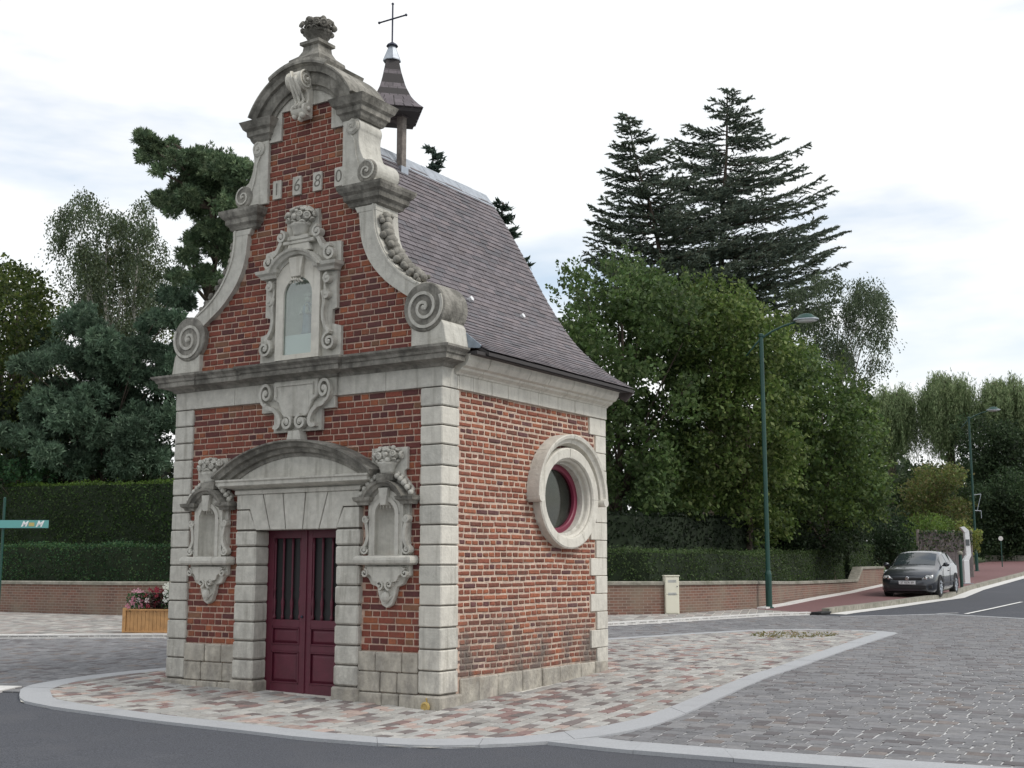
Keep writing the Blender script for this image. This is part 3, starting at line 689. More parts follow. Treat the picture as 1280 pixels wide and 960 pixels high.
# fruit garland lying on the sloping back of the scroll
random.seed(21)
b = MB()
G_ = cat_rom([(1.22, 5.78), (1.25, 5.55), (1.38, 5.30), (1.58, 5.09), (1.78, 4.95)], 3)
for i, (x, z) in enumerate(G_):
    r_ = .05+.028*math.sin(math.pi*i/(len(G_)-1)); 
    b.ball((x+.03, .10+random.uniform(-.02, .02), z+.02), r_*random.uniform(1, 1.2), (1, 1, .95), 8, 6, j=.05)
    for q in range(3): b.ball((x+.02+random.uniform(-.02, .03), .10+random.choice((-.08, .08, .06))+random.uniform(-.02, .02), z+random.uniform(-.04, .05)), r_*.62, (1, 1, 1), 6, 5, j=.1)
b.tube([(x+.01, .10, z) for x, z in G_], .03, 6)
both('fruit_garland', b, 'stone_old', smooth=True)
# middle cornice blocks
cp = [(-.12, 5.93), (.0, 5.93), (.03, 5.95), (.045, 5.99), (.08, 6.02), (.085, 6.08), (.12, 6.11), (.145, 6.16), (.15, 6.195), (0, 6.235), (-.12, 6.235)]
b = MB(); b.plansweep(cp, [(.80, .1), (.80, -.012), (1.20, -.012), (1.20, .42), (.85, .42)]); b.box(.8, 1.15, .02, .41, 5.935, 6.23); both('middle_cornice', b, 'stone_old')
both('cornice_corbel', MB().prism([(.9, 5.86), (1.19, 5.86), (1.19, 5.935), (.86, 5.935)], -.4, .04), 'stone', bevel=.005)
# upper scrolls
us = [(.625, 6.235), (1.17, 6.235)]+arc(1.03, 6.375, .155, .155, -45, 95, 10)+cat_rom([(.96, 6.56), (.905, 6.68), (.88, 6.82), (.885, 6.90)], 4)+arc(.79, 6.985, .115, .115, -30, 40, 5)+[(.86, 7.085), (.625, 7.085)]
both('upper_scroll', MB().prism(us, -.42, .015), 'stone', bevel=.006)
b = drum(1.03, 6.375, .15, -.43, .04, n=24); both('scroll_roll', b, 'stone_old')
b = drum(.785, 6.985, .10, -.43, .045, n=24); both('scroll_roll', b, 'stone')
b = MB()
for cx, cz, r0 in ((1.03, 6.375, .13), (.785, 6.985, .088)): sp = spiral(cx, cz, r0, .015, 90, -1.4, 30); b.band(sp, .010, .038, .053); b.ball((cx, -.045, cz), .02)
b.band(cat_rom([(.9, 6.44), (.84, 6.62), (.81, 6.8), (.74, 6.92)], 5), .012, .012, .03)
both('spiral', b, 'stone')
# top cornice ends, arch, slab
ct = [(-.12, 7.08), (.0, 7.08), (.02, 7.11), (.035, 7.15), (.06, 7.17), (.065, 7.23), (.10, 7.26), (.125, 7.32), (.14, 7.355), (0, 7.385), (-.12, 7.385)]
b = MB(); b.plansweep(ct, [(.62, .1), (.62, -.012), (.90, -.012), (.90, .44), (.66, .44)]); b.box(.6, .86, .0, .44, 7.085, 7.38); both('upper_cornice', b, 'stone_old')
AR, AZ = .94, 6.985
b = MB(); b.arcsweep([(-.30, -.3), (-.30, .02), (-.25, .025), (-.245, .055), (-.18, .07), (-.10, .075), (-.095, .12), (-.03, .135), (-.005, .17), (.015, .17), (.03, .14), (.03, -.55), (-.1, -.55)], (0, AZ), AR, AR, 25, 155, 36)
b.build('gable_arch', 'stone_old', chapel)
b = MB(); b.arcsweep([(.03, .19), (.0, .19), (.0, -.56), (.075, -.56), (.075, .17)], (0, AZ), AR, AR, 62, 121, 14); b.build('arch_slab', 'stone_old', chapel)
sp = [(.66, 7.045), (.42, 7.045), (.42, 7.42), (-.42, 7.42), (-.42, 7.045), (-.66, 7.045)]+[(-.70*math.cos(R(a)), AZ+.70*math.sin(R(a))) for a in np.linspace(10, 170, 16)]
b = MB(); b.prism(sp, -.1, .0); b.build('gable_spandrel', 'stone', chapel)
b = MB(); ks = [(0, 7.84), (.12, 7.84)]+arc(.14, 7.70, .13, .13, 80, -95, 10)+[(.10, 7.54), (.09, 7.46), (.11, 7.41)]+arc(.10, 7.33, .085, .085, 60, -110, 8)+[(0, 7.23)]
b.prism(ks, -.11, .11, BK); b.build('keystone_console', 'stone_pale', chapel, bevel=.008)
b = MB()
for s in (-1, 1):
    BKs = (lambda s: (lambda p, q, o: (s*o, -p, q)))(s); spn = spiral(.15, 7.70, .125, .015, 90, -2, 30); b.band(spn, .011, .105, .13, BKs); b.ball((s*.15, -.15, 7.70), .025); b.ball((s*.13, -.10, 7.33), .03)
    b.tube([(s*.04, -.285, 7.72), (s*.05, -.2, 7.56), (s*.06, -.12, 7.45), (s*.05, -.19, 7.33)], .028, 6)
b.tube([(0, -.29, 7.78), (0, -.30, 7.68), (0, -.17, 7.52), (0, -.13, 7.42), (0, -.2, 7.34)], .025, 6)
b.ball((-.08, -.12, 7.26), .04); b.ball((.06, -.14, 7.25), .045); b.ball((0, -.1, 7.22), .04)
b.build('keystone_scroll', 'stone_pale', chapel, smooth=True)

# ---- flower baskets
def rosette(m, c, n, r):
    A = Vector((0, 0, 1)).rotation_difference(Vector(n)).to_matrix()
    m.lathe([(.02*r, .30*r), (.26*r, .42*r), (.34*r, .12*r), (.5*r, .12*r), (.72*r, .42*r), (.98*r, .22*r), (.9*r, -.25*r), (.4*r, -.5*r)], c, 10, A=A)
def cluster(m, c, rx, ry, rz, n, r0, r1, front=True, seed=1):
    rr = random.Random(seed); pts = []
    m.ball(c, 1, (rx*.82, ry*.8, rz*.82), 12, 8)
    t = 0
    while len(pts) < n and t < 3000:
        t += 1; a = rr.uniform(0, 2*math.pi); u = rr.uniform(-1, 1); d = Vector((math.sqrt(1-u*u)*math.cos(a), math.sqrt(1-u*u)*math.sin(a), u))
        if front and d.y > .25: continue
        r_ = rr.uniform(r0, r1); p = Vector((d.x*rx, d.y*ry, d.z*rz))
        if any((p-q).length < (r_+s)*.78 for q, s in pts): continue
        pts.append((p, r_)); q = Vector(c)+p; nn = Vector((d.x/rx, d.y/ry, d.z/rz)).normalized()
        if rr.random() < .7: rosette(m, q, nn, r_)
        else: m.ball(q, r_*.75, (1, 1, 1), 8, 6)
m = MB(); m.lathe([(.38, 7.93), (.36, 8.06), (.24, 8.13), (.19, 8.2), (.18, 8.26), (.23, 8.28), (.23, 8.32), (.16, 8.34)], (0, .18, 0), 4, A=Matrix.Rotation(R(45), 3, 'Z')); m.build('finial_pedestal', 'stone_old', chapel)
m = MB(); m.lathe([(.105, 8.30), (.115, 8.34), (.145, 8.39), (.185, 8.45), (.20, 8.47), (.18, 8.49)], (0, .18, 0), 18); cluster(m, (0, .18, 8.535), .225, .215, .11, 44, .035, .062, False, 4)
m.build('finial_basket', 'stone_old', chapel, smooth=True)

# ---- small statue niches either side of the door
def niche_shell(cx, hw, z0, zs, rz, y0, n=14, m_=6):
    m = MB(); vs = []; fs = []
    rows = [z0, (z0+zs)/2, zs]
    dep = hw*1.05
    for z in rows: vs += [(cx+hw*math.cos(math.pi*i/n), y0+dep*math.sin(math.pi*i/n), z) for i in range(n+1)]
    for k in range(1, m_+1):
        f = math.pi/2*k/m_; vs += [(cx+hw*math.cos(f)*math.cos(math.pi*i/n), y0+dep*math.cos(f)*math.sin(math.pi*i/n), zs+rz*math.sin(f)) for i in range(n+1)]
    R_ = 2+m_
    for r_ in range(R_): fs += [(r_*(n+1)+i, r_*(n+1)+i+1, (r_+1)*(n+1)+i+1, (r_+1)*(n+1)+i) for i in range(n)]
    return m.add(vs, fs)
def aedicule(cx, seed):
    hw, z0, zs, rz = .145, 1.735, 2.20, .15
    A = link('statue_niche', MB().prism([(cx-.30, 1.70), (cx+.30, 1.70), (cx+.30, 2.33), (cx+.36, 2.36), (cx+.34, 2.5), (cx+.22, 2.64), (cx+.22, 2.7), (cx+.26, 2.72), (cx+.26, 2.97), (cx-.26, 2.97), (cx-.26, 2.72), (cx-.22, 2.7), (cx-.22, 2.64), (cx-.34, 2.5), (cx-.36, 2.36), (cx-.30, 2.33)][::1], -.038, .012).mesh('statue_niche', M['stone']), chapel)
    # cut the slab opening by covering: the frame plate carries the true opening
    bpy.data.meshes.remove(A.data) if False else None
    sl = holed([(cx-.30, 1.70), (cx+.30, 1.70), (cx+.30, 2.33), (cx+.36, 2.36), (cx+.34, 2.5), (cx+.22, 2.64), (cx+.22, 2.7), (cx+.26, 2.72), (cx+.26, 2.97), (cx-.26, 2.97), (cx-.26, 2.72), (cx-.22, 2.7), (cx-.22, 2.64), (cx-.34, 2.5), (cx-.36, 2.36), (cx-.30, 2.33)], [niche_outline(cx, hw, z0, zs, rz)], -.038, .012)
    me = bpy.data.meshes.new('statue_niche'); sl.to_mesh(me); sl.free(); me.materials.append(M['stone']); A.data = me
    bm_obj(holed([(cx-.245, 1.725), (cx+.245, 1.725), (cx+.245, 2.40), (cx+.15, 2.48), (cx, 2.52), (cx-.15, 2.48), (cx-.245, 2.40)], [niche_outline(cx, hw, z0, zs, rz)], .012, .065), 'niche_frame', 'stone', A)
    bm_obj(holed([(cx-.195, 1.73), (cx+.195, 1.73), (cx+.195, 2.21)]+arc(cx, 2.2, .195, .2, 0, 180, 12)+[(cx-.195, 2.2)], [niche_outline(cx, hw, z0, zs, rz)], .065, .085), 'niche_moulding', 'stone', A)
    niche_shell(cx, hw, z0, zs, rz, -.07).build('niche_recess', 'stone', A, smooth=True)
    b = MB(); b.plansweep([(-.03, 1.625), (.04, 1.625), (.065, 1.645), (.072, 1.675), (.065, 1.705), (.04, 1.727), (-.03, 1.727)], [(cx-.345, .02), (cx-.345, -.075), (cx+.345, -.075), (cx+.345, .02)]); b.box(cx-.34, cx+.34, -.07, .02, 1.63, 1.72); b.build('niche_sill', 'stone', A)
    ap = [(cx-.33, 1.625), (cx-.33, 1.50), (cx-.27, 1.47), (cx-.23, 1.40), (cx-.14, 1.375), (cx-.12, 1.28), (cx-.07, 1.17), (cx, 1.135), (cx+.07, 1.17), (cx+.12, 1.28), (cx+.14, 1.375), (cx+.23, 1.40), (cx+.27, 1.47), (cx+.33, 1.50), (cx+.33, 1.625)]
    b = MB(); b.prism(ap, -.035, .03); b.build('niche_apron', 'stone', A, bevel=.008)
    b = MB(); b.prism([(cx-.26, 1.60), (cx-.26, 1.53), (cx-.2, 1.50), (cx-.17, 1.44), (cx-.08, 1.42), (cx, 1.38), (cx+.08, 1.42), (cx+.17, 1.44), (cx+.2, 1.5), (cx+.26, 1.53), (cx+.26, 1.60)], .02, .075)
    for s in (-1, 1):
        sp = spiral(cx+s*.29, 1.53, .05, .01, 90, s*1.3, 16); b.band(sp, .010, .02, .085); sp = spiral(cx+s*.07, 1.40, .06, .01, 270, -s*1.2, 16); b.band(sp, .010, .02, .09)
    b.ball((cx, -.05, 1.26), .055, (1, .8, 1.2)); b.tube([(cx-.08, -.03, 1.27), (cx, -.06, 1.19), (cx+.08, -.03, 1.27)], .014, 5); b.build('apron_scrolls', 'stone', A, smooth=False)
    b = MB(); b.arcsweep([(-.10, -.02), (-.10, .07), (-.07, .08), (-.06, .11), (-.03, .13), (-.02, .16), (.01, .17), (.01, -.02)], (cx, 2.27), .31, .31, 22, 158, 20)
    for s in (-1, 1):
        x0, x1 = sorted((cx+s*.25, cx+s*.37)); b.plansweep([(-.03, 2.31), (.02, 2.31), (.03, 2.34), (.06, 2.36), (.07, 2.40), (-.03, 2.415)], [(x0, .02), (x0, -.08), (x1, -.08), (x1, .02)])
    b.build('niche_hood', 'stone_old', A)
    b = MB(); b.prism([(cx-.04, 2.30), (cx+.04, 2.30), (cx+.07, 2.50), (cx-.07, 2.50)], .05, .13); b.build('niche_keystone', 'stone', A, bevel=.006)
    b = MB()
    for q in range(5): b.tube([(cx-.10+q*.05, -.045, 2.30+.0), (cx-.07+q*.035, -.06, 2.335), (cx-.11+q*.05, -.03, 2.27)], .012, 5)
    b.build('shell_ornament', 'stone', A)
    for s in (-1, 1):
        b = MB()
        sc = [(cx+s*p, q) for p, q in cat_rom([(.255, 2.15), (.285, 2.10), (.27, 2.02), (.265, 1.93), (.29, 1.86), (.335, 1.80)], 4)]; b.band(sc, .02, .0, .075)
        for (px, pz, rr) in ((.295, 2.15, .045), (.31, 1.80, .055)): sp = spiral(cx+s*px, pz, rr, .01, 180 if s > 0 else 0, s*1.4, 18); b.band(sp, .011, .0, .08); b.ball((cx+s*px, -.07, pz), .018, (1, .6, 1), 6, 5)
        b.build('side_scroll', 'stone', A)
    rr = random.Random(seed)
    for s in (-1, 1):
        b = MB()
        for q in range(5): t = q/4; b.ball((cx+s*(.16+.2*t), -.07, 2.63-.19*t**1.3), .036*(1.05-.2*abs(t-.5)), (1, 1, 1), 8, 6, j=.06); b.ball((cx+s*(.15+.2*t)+rr.uniform(-.01, .01), -.03, 2.66-.19*t**1.3), .028, (1, 1, 1), 6, 5, j=.1)
        b.build('fruit_swag', 'stone', A, smooth=True)
    b = MB(); b.box(cx-.12, cx+.12, -.11, .02, 2.575, 2.665); b.build('basket_pedestal', 'stone_old', A, bevel=.008)
    b = MB(); b.lathe([(.085, 2.665), (.09, 2.69), (.115, 2.76), (.14, 2.79), (.12, 2.80)], (cx, -.045, 0), 14, sy=.8); cluster(b, (cx, -.05, 2.875), .20, .09, .095, 30, .030, .052, True, seed); b.build('flower_basket', 'stone', A, smooth=True)
aedicule(-NX, 5); aedicule(NX, 9)

# ---- large niche in the gable
cx = 0; A = None
no = niche_outline(0, .235, 4.2, 4.95, .22)
ul = [(-.66, 4.14), (.66, 4.14), (.66, 4.50), (.52, 4.54), (.52, 4.71), (.59, 4.73), (.59, 5.24), (.635, 5.27), (.635, 5.56), (.37, 5.58), (.28, 5.69), (.26, 6.03), (-.26, 6.03), (-.27, 5.69), (-.38, 5.6), (-.61, 5.56), (-.635, 5.3), (-.59, 5.18), (-.59, 4.73), (-.5, 4.7), (-.5, 4.53), (-.66, 4.48)]
A = bm_obj(holed(ul, [no], -.038, .015), 'gable_niche', 'stone', chapel)
bm_obj(holed([(-.36, 4.14), (.36, 4.14), (.36, 5.20), (.3, 5.35), (.16, 5.44), (0, 5.46), (-.16, 5.44), (-.3, 5.35), (-.36, 5.20)], [no], .015, .075), 'niche_frame', 'stone_pale', A)
niche_shell(0, .235, 4.2, 4.95, .22, -.07).build('niche_recess', 'stone_pale', A, smooth=True)
b = MB(); b.arcsweep([(-.09, -.01), (-.09, .09), (-.06, .10), (-.05, .14), (-.02, .16), (-.01, .19), (.015, .2), (.02, -.01)], (0, 5.06), .46, .44, 28, 152, 26)
for s in (-1, 1):
    x0, x1 = sorted((s*.37, s*.585)); b.plansweep([(-.03, 5.20), (.02, 5.20), (.035, 5.235), (.07, 5.26), (.08, 5.30), (-.03, 5.32)], [(x0, .02), (x0, -.08), (x1, -.08), (x1, .02)])
b.build('niche_hood', 'stone', A)
b = MB(); b.prism([(-.075, 5.17), (.075, 5.17), (.12, 5.42), (-.12, 5.42)], .05, .13); b.build('niche_keystone', 'stone_pale', A, bevel=.006)
b = MB()
for q in range(5): b.tube([(-.09+q*.045, -.10, 5.17), (-.06+q*.03, -.12, 5.13), (-.10+q*.05, -.10, 5.10)], .016, 5)
b.build('shell_ornament', 'stone_pale', A)
for s in (-1, 1):
    for nm_, paths, spirals in (('side_scroll', [([(.40, 4.95), (.43, 4.83), (.415, 4.66), (.45, 4.52), (.53, 4.42)], .022)], ((.53, 4.31, .115, 1.6), (.47, 4.90, .055, 1.3), (.48, 5.10, .06, 1.3))),
                                ('crest_scroll', [([(.30, 5.66), (.36, 5.56), (.42, 5.50), (.50, 5.48)], .025)], ((.51, 5.42, .10, 1.5), (.30, 5.72, .075, 1.4)))):
        b = MB()
        for path, hw_ in paths: b.band([(s*p, q) for p, q in cat_rom(path, 4)], hw_, .0, .085)
        for (px, pz, rr, tt) in spirals: sp = spiral(s*px, pz, rr, .012, 90, s*tt, 26); b.band(sp, [.016]*len(sp), .0, .095); b.ball((s*px, -.085, pz), .026, (1, .7, 1), 6, 5)
        if nm_ == 'side_scroll': b.band([(s*p, q) for p, q in [(.44, 5.16), (.42, 5.02), (.43, 4.96)]], .014, 0, .06)
        b.build(nm_, 'stone', A)
b = MB(); b.box(-.25, .25, -.10, .02, 5.60, 5.645); b.prism([(-.2, 5.50), (.2, 5.50), (.17, 5.60), (-.17, 5.60)], 0, .09); b.box(-.17, .17, -.11, .02, 5.645, 5.70); b.build('basket_pedestal', 'stone', A, bevel=.008)
b = MB(); b.lathe([(.09, 5.70), (.10, 5.73), (.13, 5.82), (.155, 5.84), (.13, 5.86)], (0, -.05, 0), 14, sy=.8); cluster(b, (0, -.055, 5.95), .225, .10, .12, 30, .03, .055, True, 33); b.build('flower_basket', 'stone', A, smooth=True)
b = MB(); b.prism([(p[0]*.995, p[1]) for p in no], .045, .051); b.build('glass_pane', 'glass', A)
b = MB(); b.prism([(-.23, 4.205), (.23, 4.205), (.23, 4.45), (-.23, 4.45)], .02, .035); b.build('niche_panel', 'white', A)
# the statue inside
st = thing('statue', 'little pale standing statue behind the glass of the gable niche above the door', 'statue', (-2.12, .06, 4.45))
MB().lathe([(.085, 0), (.09, .03), (.07, .05), (.075, .08), (.065, .2), (.075, .3), (.07, .36), (.045, .40), (.025, .42)], (0, 0, 0), 14, sy=.8).build('robe', 'lead', st, smooth=True)
MB().ball((0, 0, .455), .037, (1, 1, 1.2), 12, 8).build('head', 'stone_pale', st, smooth=True)
MB().lathe([(.038, .485), (.042, .52), (.03, .53), (.02, .545)], (0, 0, 0), 10).build('crown', 'stone_pale', st, smooth=True)
b = MB(); b.tube([(-.06, -.01, .36), (-.085, -.04, .27), (-.03, -.075, .27)], [.022, .02, .014], 8); b.tube([(.06, -.01, .36), (.09, -.03, .27), (.04, -.08, .28)], [.022, .02, .014], 8); b.build('arm', 'stone_pale', st, smooth=True)
b = MB(); b.ball((.045, -.07, .37), .022); b.lathe([(.02, .26), (.024, .30), (.014, .35)], (.045, -.065, 0), 8); b.build('infant_figure', 'stone_pale', st, smooth=True)

# ---- date stones
for x, t in zip((-.475, -.135, .205, .56), '1680'):
    o = MB().box(x-.07, x+.07, -.001, .03, 6.27, 6.515).build('date_stone', 'stone', chapel, bevel=.004)
    me = text_mesh(t, .235, 'numeral', .001, shear=.15 if t in '68' else 0, bold=-.002); link('numeral', me, o, (x, -.003, 6.392), (math.pi/2, 0, 0))
# ---- cartouche under the cornice
b = MB(); b.prism([(-.58, 3.92), (-.60, 3.50), (-.39, 3.50), (-.39, 3.24), (.39, 3.24), (.39, 3.50), (.60, 3.50), (.58, 3.92)], -.03, .022); A = b.build('cartouche', 'stone', chapel, bevel=.004)
b = MB(); b.prism([(-.36, 3.87), (.36, 3.87), (.36, 3.66), (.27, 3.60), (.21, 3.45), (.17, 3.42), (-.17, 3.42), (-.21, 3.45), (-.27, 3.60), (-.36, 3.66)], .02, .075); b.build('cartouche_shield', 'stone', A, bevel=.01)
b = MB(); b.band([(-.30, 3.68), (-.30, 3.82), (.30, 3.82), (.30, 3.68)], .012, .07, .09)
for s in (-1, 1):
    b.band([(s*p, q) for p, q in cat_rom([(.50, 3.60), (.44, 3.55), (.36, 3.53), (.28, 3.46), (.24, 3.36), (.28, 3.30), (.34, 3.31)], 4)], .024, .02, .095)
    sp = [(s*.47+(x)*.75, z) for x, z in spiral(0, 3.73, .15, .015, -90, s*1.7, 34)]; b.band(sp, .018, .02, .10)
    sp = spiral(s*.115, 3.35, .09, .012, 90, s*1.5, 24); b.band(sp, .017, .02, .11); b.ball((s*.47, -.09, 3.73), .03, (1, .7, 1)); b.ball((s*.115, -.1, 3.35), .024)
b.build('cartouche_scrolls', 'stone', A)
b = MB(); b.prism([(-.11, 3.13), (.13, 3.13), (.10, 3.245), (-.08, 3.245)], -.03, .10); b.build('pediment_keystone', 'stone', chapel, bevel=.006)

# ---- oculus window
def ring(name, prof, a, b_, t0, t1, mat, n=20, parent=None): m = MB(); m.arcsweep(prof, OC, a, b_, t0, t1, n, BSS); return m.build(name, mat, parent)
oc = thing('oculus', None, None); oc.parent = chapel
fr = [(-.145, -.06), (-.145, .065), (-.13, .085), (-.02, .095), (0, .08), (0, -.04), (-.1, -.06)]
for a0, a1 in ((-60, 0.2), (0.5, 89.4), (90.4, 179.6), (180, 240), (240.4, 299.6)): ring('oculus_stone', fr, .77, .66, a0, a1, 'stone_pale', 18, oc)
ring('oculus_rebate', [(-.175, -.30), (-.175, .01), (-.165, .03), (-.145, .04), (-.145, -.30)], .77, .66, 0, 360, 'stone_pale', 56, oc)
ring('oculus_reveal', [(-.205, -.38), (-.205, -.05), (-.175, -.035), (-.175, -.38)], .77, .66, 0, 360, 'stone', 56, oc)
ring('window_frame', [(-.275, -.20), (-.275, -.14), (-.26, -.13), (-.20, -.13), (-.20, -.20)], .77, .66, 0, 360, 'frame_red', 56, oc)
b = MB(); b.prism(ell(.77-.26, .66-.26, 48), -.185, -.178, BSS); b.build('window_pane', 'window_glass', oc)
hd = [(-.13, -.03), (-.13, .02), (-.105, .05), (-.10, .10), (-.055, .12), (-.04, .155), (0, .165), (.012, .155), (.012, -.03)]
for a0, a1 in ((-1, 44.7), (45, 89.5), (90.3, 134.7), (135, 181)): ring('oculus_hood', hd, .90, .82, a0, a1, 'stone_pale', 12, oc)
for s, x in ((1, OC[0]+.845), (-1, OC[0]-.845)): MB().prism([(x+.065*math.cos(2*math.pi*i/16), OC[1]-.03+.055*math.sin(2*math.pi*i/16)) for i in range(16)], -.03, .168, BSS).build('hood_scroll', 'stone_pale', oc)
# hose fitting at the corner
b = MB(); b.lathe([(.035, 0), (.055, .01), (.058, .03), (.04, .04), (.03, .03), (.012, .03)], (2.02, -.045, .075), 14, A=Matrix.Rotation(R(90), 3, 'X')); b.tube([(2.02, -.04, .13), (2.02, -.05, .17)], .008, 6); o = b.build('wall_tap', 'hose', chapel)

# ================================================================ GROUND
def drape(poly, dz, skirt=0):
    """split a polygon at the terrain's creases and lay it on the terrain"""
    m = MB(); ys = [-500]+TY[1:-1]+[420]; xs = [-2000, -5, 0, 2000]
    for ya, yb in zip(ys, ys[1:]):
        p = clip(poly, (0, ya), (1, ya))
        if len(p) < 3: continue
        p = clip(p, (1, yb), (0, yb))
        if len(p) < 3: continue
        for xa, xb in zip(xs, xs[1:]):
            q = clip(p, (xa, 1), (xa, 0)); q = clip(q, (xb, 0), (xb, 1)) if len(q) > 2 else q
            if len(q) < 3: continue
            m.add([(x, y, T(x, y)+dz) for x, y in q], [tuple(range(len(q)))])
    return m
def up(me):       # make faces look up
    bm = bmesh.new(); bm.from_mesh(me)
    for f in bm.faces:
        f.normal_update()
        if f.normal.z < 0: f.normal_flip()
    bm.to_mesh(me); bm.free()
def surface(name, poly, dz, mat, kind='structure', parent=None):
    o = drape(poly, dz).build(name, mat, parent, recalc=False, kind=kind); up(o.data); return o
g = surface('ground', [(-900, -400), (900, -400), (900, 400), (-900, 400)], -.06, 'grass')
surface('road', [(-70, -60), (90, -60), (90, 130), (-9.5, 130), (-5.2, 75), (-3.2, 52), (-2.4, 37), (-1.8, 31.6), (-2.1, 26), (-2.3, 19.2), (-4.16, 11.7), (-6, 7.4), (-9.47, 4.7), (-12.46, 3.3), (-70, -16)], -.012, 'asphalt')
ISO = [(-4.74, -1.86), (-4.3, -2.16), (-3.64, -2.31), (-3.19, -2.34), (-2.68, -2.34), (-1.90, -2.36), (-1.26, -2.33), (-.46, -2.30), (.27, -2.28), (1.07, -2.20), (1.40, -2.09), (1.70, -1.86), (1.97, -1.55), (2.18, -1.22), (2.40, -.80), (2.55, -.35), (2.60, .15), (2.55, .95), (2.33, 3.05), (2.11, 5.67), (1.77, 8.85), (1.36, 13.42),
       (.9, 13.75), (.26, 13.86), (-.53, 13.58), (-1.33, 12.6), (-1.95, 10.75), (-2.62, 8.48), (-3.6, 5.6), (-4.6, 3.2), (-5.43, 1.25), (-5.68, .55), (-5.80, -.11), (-5.76, -.55), (-5.66, -.99), (-5.37, -1.38)]
ISI = [(-4.52, -1.58), (-4.15, -1.84), (-3.62, -1.95), (-3.07, -1.99), (-2.47, -2.0), (-1.8, -2.0), (-1.2, -1.96), (-.46, -1.93), (.21, -1.92), (.76, -1.90), (1.13, -1.78), (1.50, -1.48), (1.72, -1.18), (1.90, -.85), (2.07, -.52), (2.2, -.15), (2.26, .3), (2.22, 1.3), (2.05, 3.0), (1.83, 5.65), (1.46, 8.8), (1.0, 13.25),
       (.75, 13.52), (.24, 13.66), (-.42, 13.38), (-1.18, 12.4), (-1.78, 10.62), (-2.42, 8.38), (-3.38, 5.5), (-4.3, 3.1), (-5.12, 1.1), (-5.36, .5), (-5.44, -.1), (-5.42, -.42), (-5.25, -.86), (-4.95, -1.28)]
surface('chapel_island', ISO, .0, 'pave_joint')
CB = [(-40, -13.9), (-5.35, -1.63), (-4.9, -1.5), (2.16, -1.2), (2.98, -1.28), (3.93, -1.20), (5.2, -1.08), (8, -.85), (14, -.3), (14, 12.9), (2.46, 20.11), (.19, 21.54), (-1.57, 18.85), (-2.25, 19.0), (-2.92, 17.41), (-3.72, 13.51), (-4.16, 11.72), (-6.0, 7.4), (-9.47, 4.73), (-10.97, 3.95), (-12.46, 3.34), (-40, -6.6)]
surface('cobbled_road', CB, -.006, 'sett_joint')
LP = [(-40, -6.6), (-12.46, 3.34), (-10.97, 3.95), (-9.47, 4.73), (-6.0, 7.4), (-4.16, 11.72), (-3.72, 13.51), (-2.92, 17.41), (-2.26, 19.1), (-3.43, 19.4), (-4.1, 19.8), (-4.2, 20.2), (-4.75, 16.3), (-5.8, 14.9), (-16.75, 9.7), (-40, 9.7)]
surface('pavement', LP, .04, 'pave_joint')
RPV = [(-4.1, 19.8), (-3.43, 19.4), (-2.30, 19.2), (-2.27, 20.81), (-2.16, 23.4), (-2.10, 26.76), (-2.05, 28.61), (-1.95, 31.60), (-2.45, 36.92), (-3.25, 52.15), (-5.2, 75), (-6.0, 84), (-9.5, 84), (-9.3, 62), (-8.3, 46), (-6.2, 38.3), (-5.9, 34.5), (-4.95, 25.5), (-4.3, 20.4)]
surface('red_pavement', RPV, .05, 'red_asphalt')

def pave(poly, ang, rw, ln, gap_l, gap_w, top, colfn, near_only=36, excl=None, lv=.25, jz=.003, jx=.004, big=16):
    """stones in courses; returns list of (size-on-view key, polygon, colour, is rectangle data)"""
    ca, sa = math.cos(ang), math.sin(ang); res = []
    loc = [(x*ca+y*sa, -x*sa+y*ca) for x, y in poly]
    u0, u1 = min(p[0] for p in loc), max(p[0] for p in loc); v0, v1 = min(p[1] for p in loc), max(p[1] for p in loc)
    nr = int((v1-v0)/rw)+1
    for r_ in range(nr):
        v = v0+r_*rw; u = u0-random.uniform(0, ln)
        while u < u1:
            L_ = ln*random.uniform(1-lv, 1+lv); uc, vc = u+L_/2, v+rw/2; x, y = uc*ca-vc*sa, uc*sa+vc*ca
            dx, dy = x-CAM[0], y-CAM[1]; dep = -dx*math.sin(YAW)+dy*math.cos(YAW); lat = dx*math.cos(YAW)+dy*math.sin(YAW)
            if dep < 6 or dep > near_only or abs(lat) > dep*.50+1.5: u += L_; continue
            a, b_, c, d = u+gap_l/2, u+L_-gap_l/2, v+gap_w/2, v+rw-gap_w/2
            ins = [inpoly(p[0], p[1], loc) for p in ((a, c), (b_, c), (b_, d), (a, d))]
            u += L_
            if not any(ins): continue
            if excl and inpoly(x, y, excl): continue
            col = colfn(x, y); key = L_*rw*1.6/dep**3
            if all(ins): res.append((key, x, y, b_-a, d-c, col, None))
            else:
                q = loc
                for s, t in (((a, c), (b_, c)), ((b_, c), (b_, d)), ((b_, d), (a, d)), ((a, d), (a, c))):
                    q = clip(q, s, t)
                    if len(q) < 3: break
                if len(q) >= 3 and abs(sum(q[i-1][0]*q[i][1]-q[i][0]*q[i-1][1] for i in range(len(q))))/2 > .004:
                    res.append((key*.5, x, y, 0, 0, col, [(s*ca-t*sa, s*sa+t*ca) for s, t in q]))
    return res, (ca, sa)
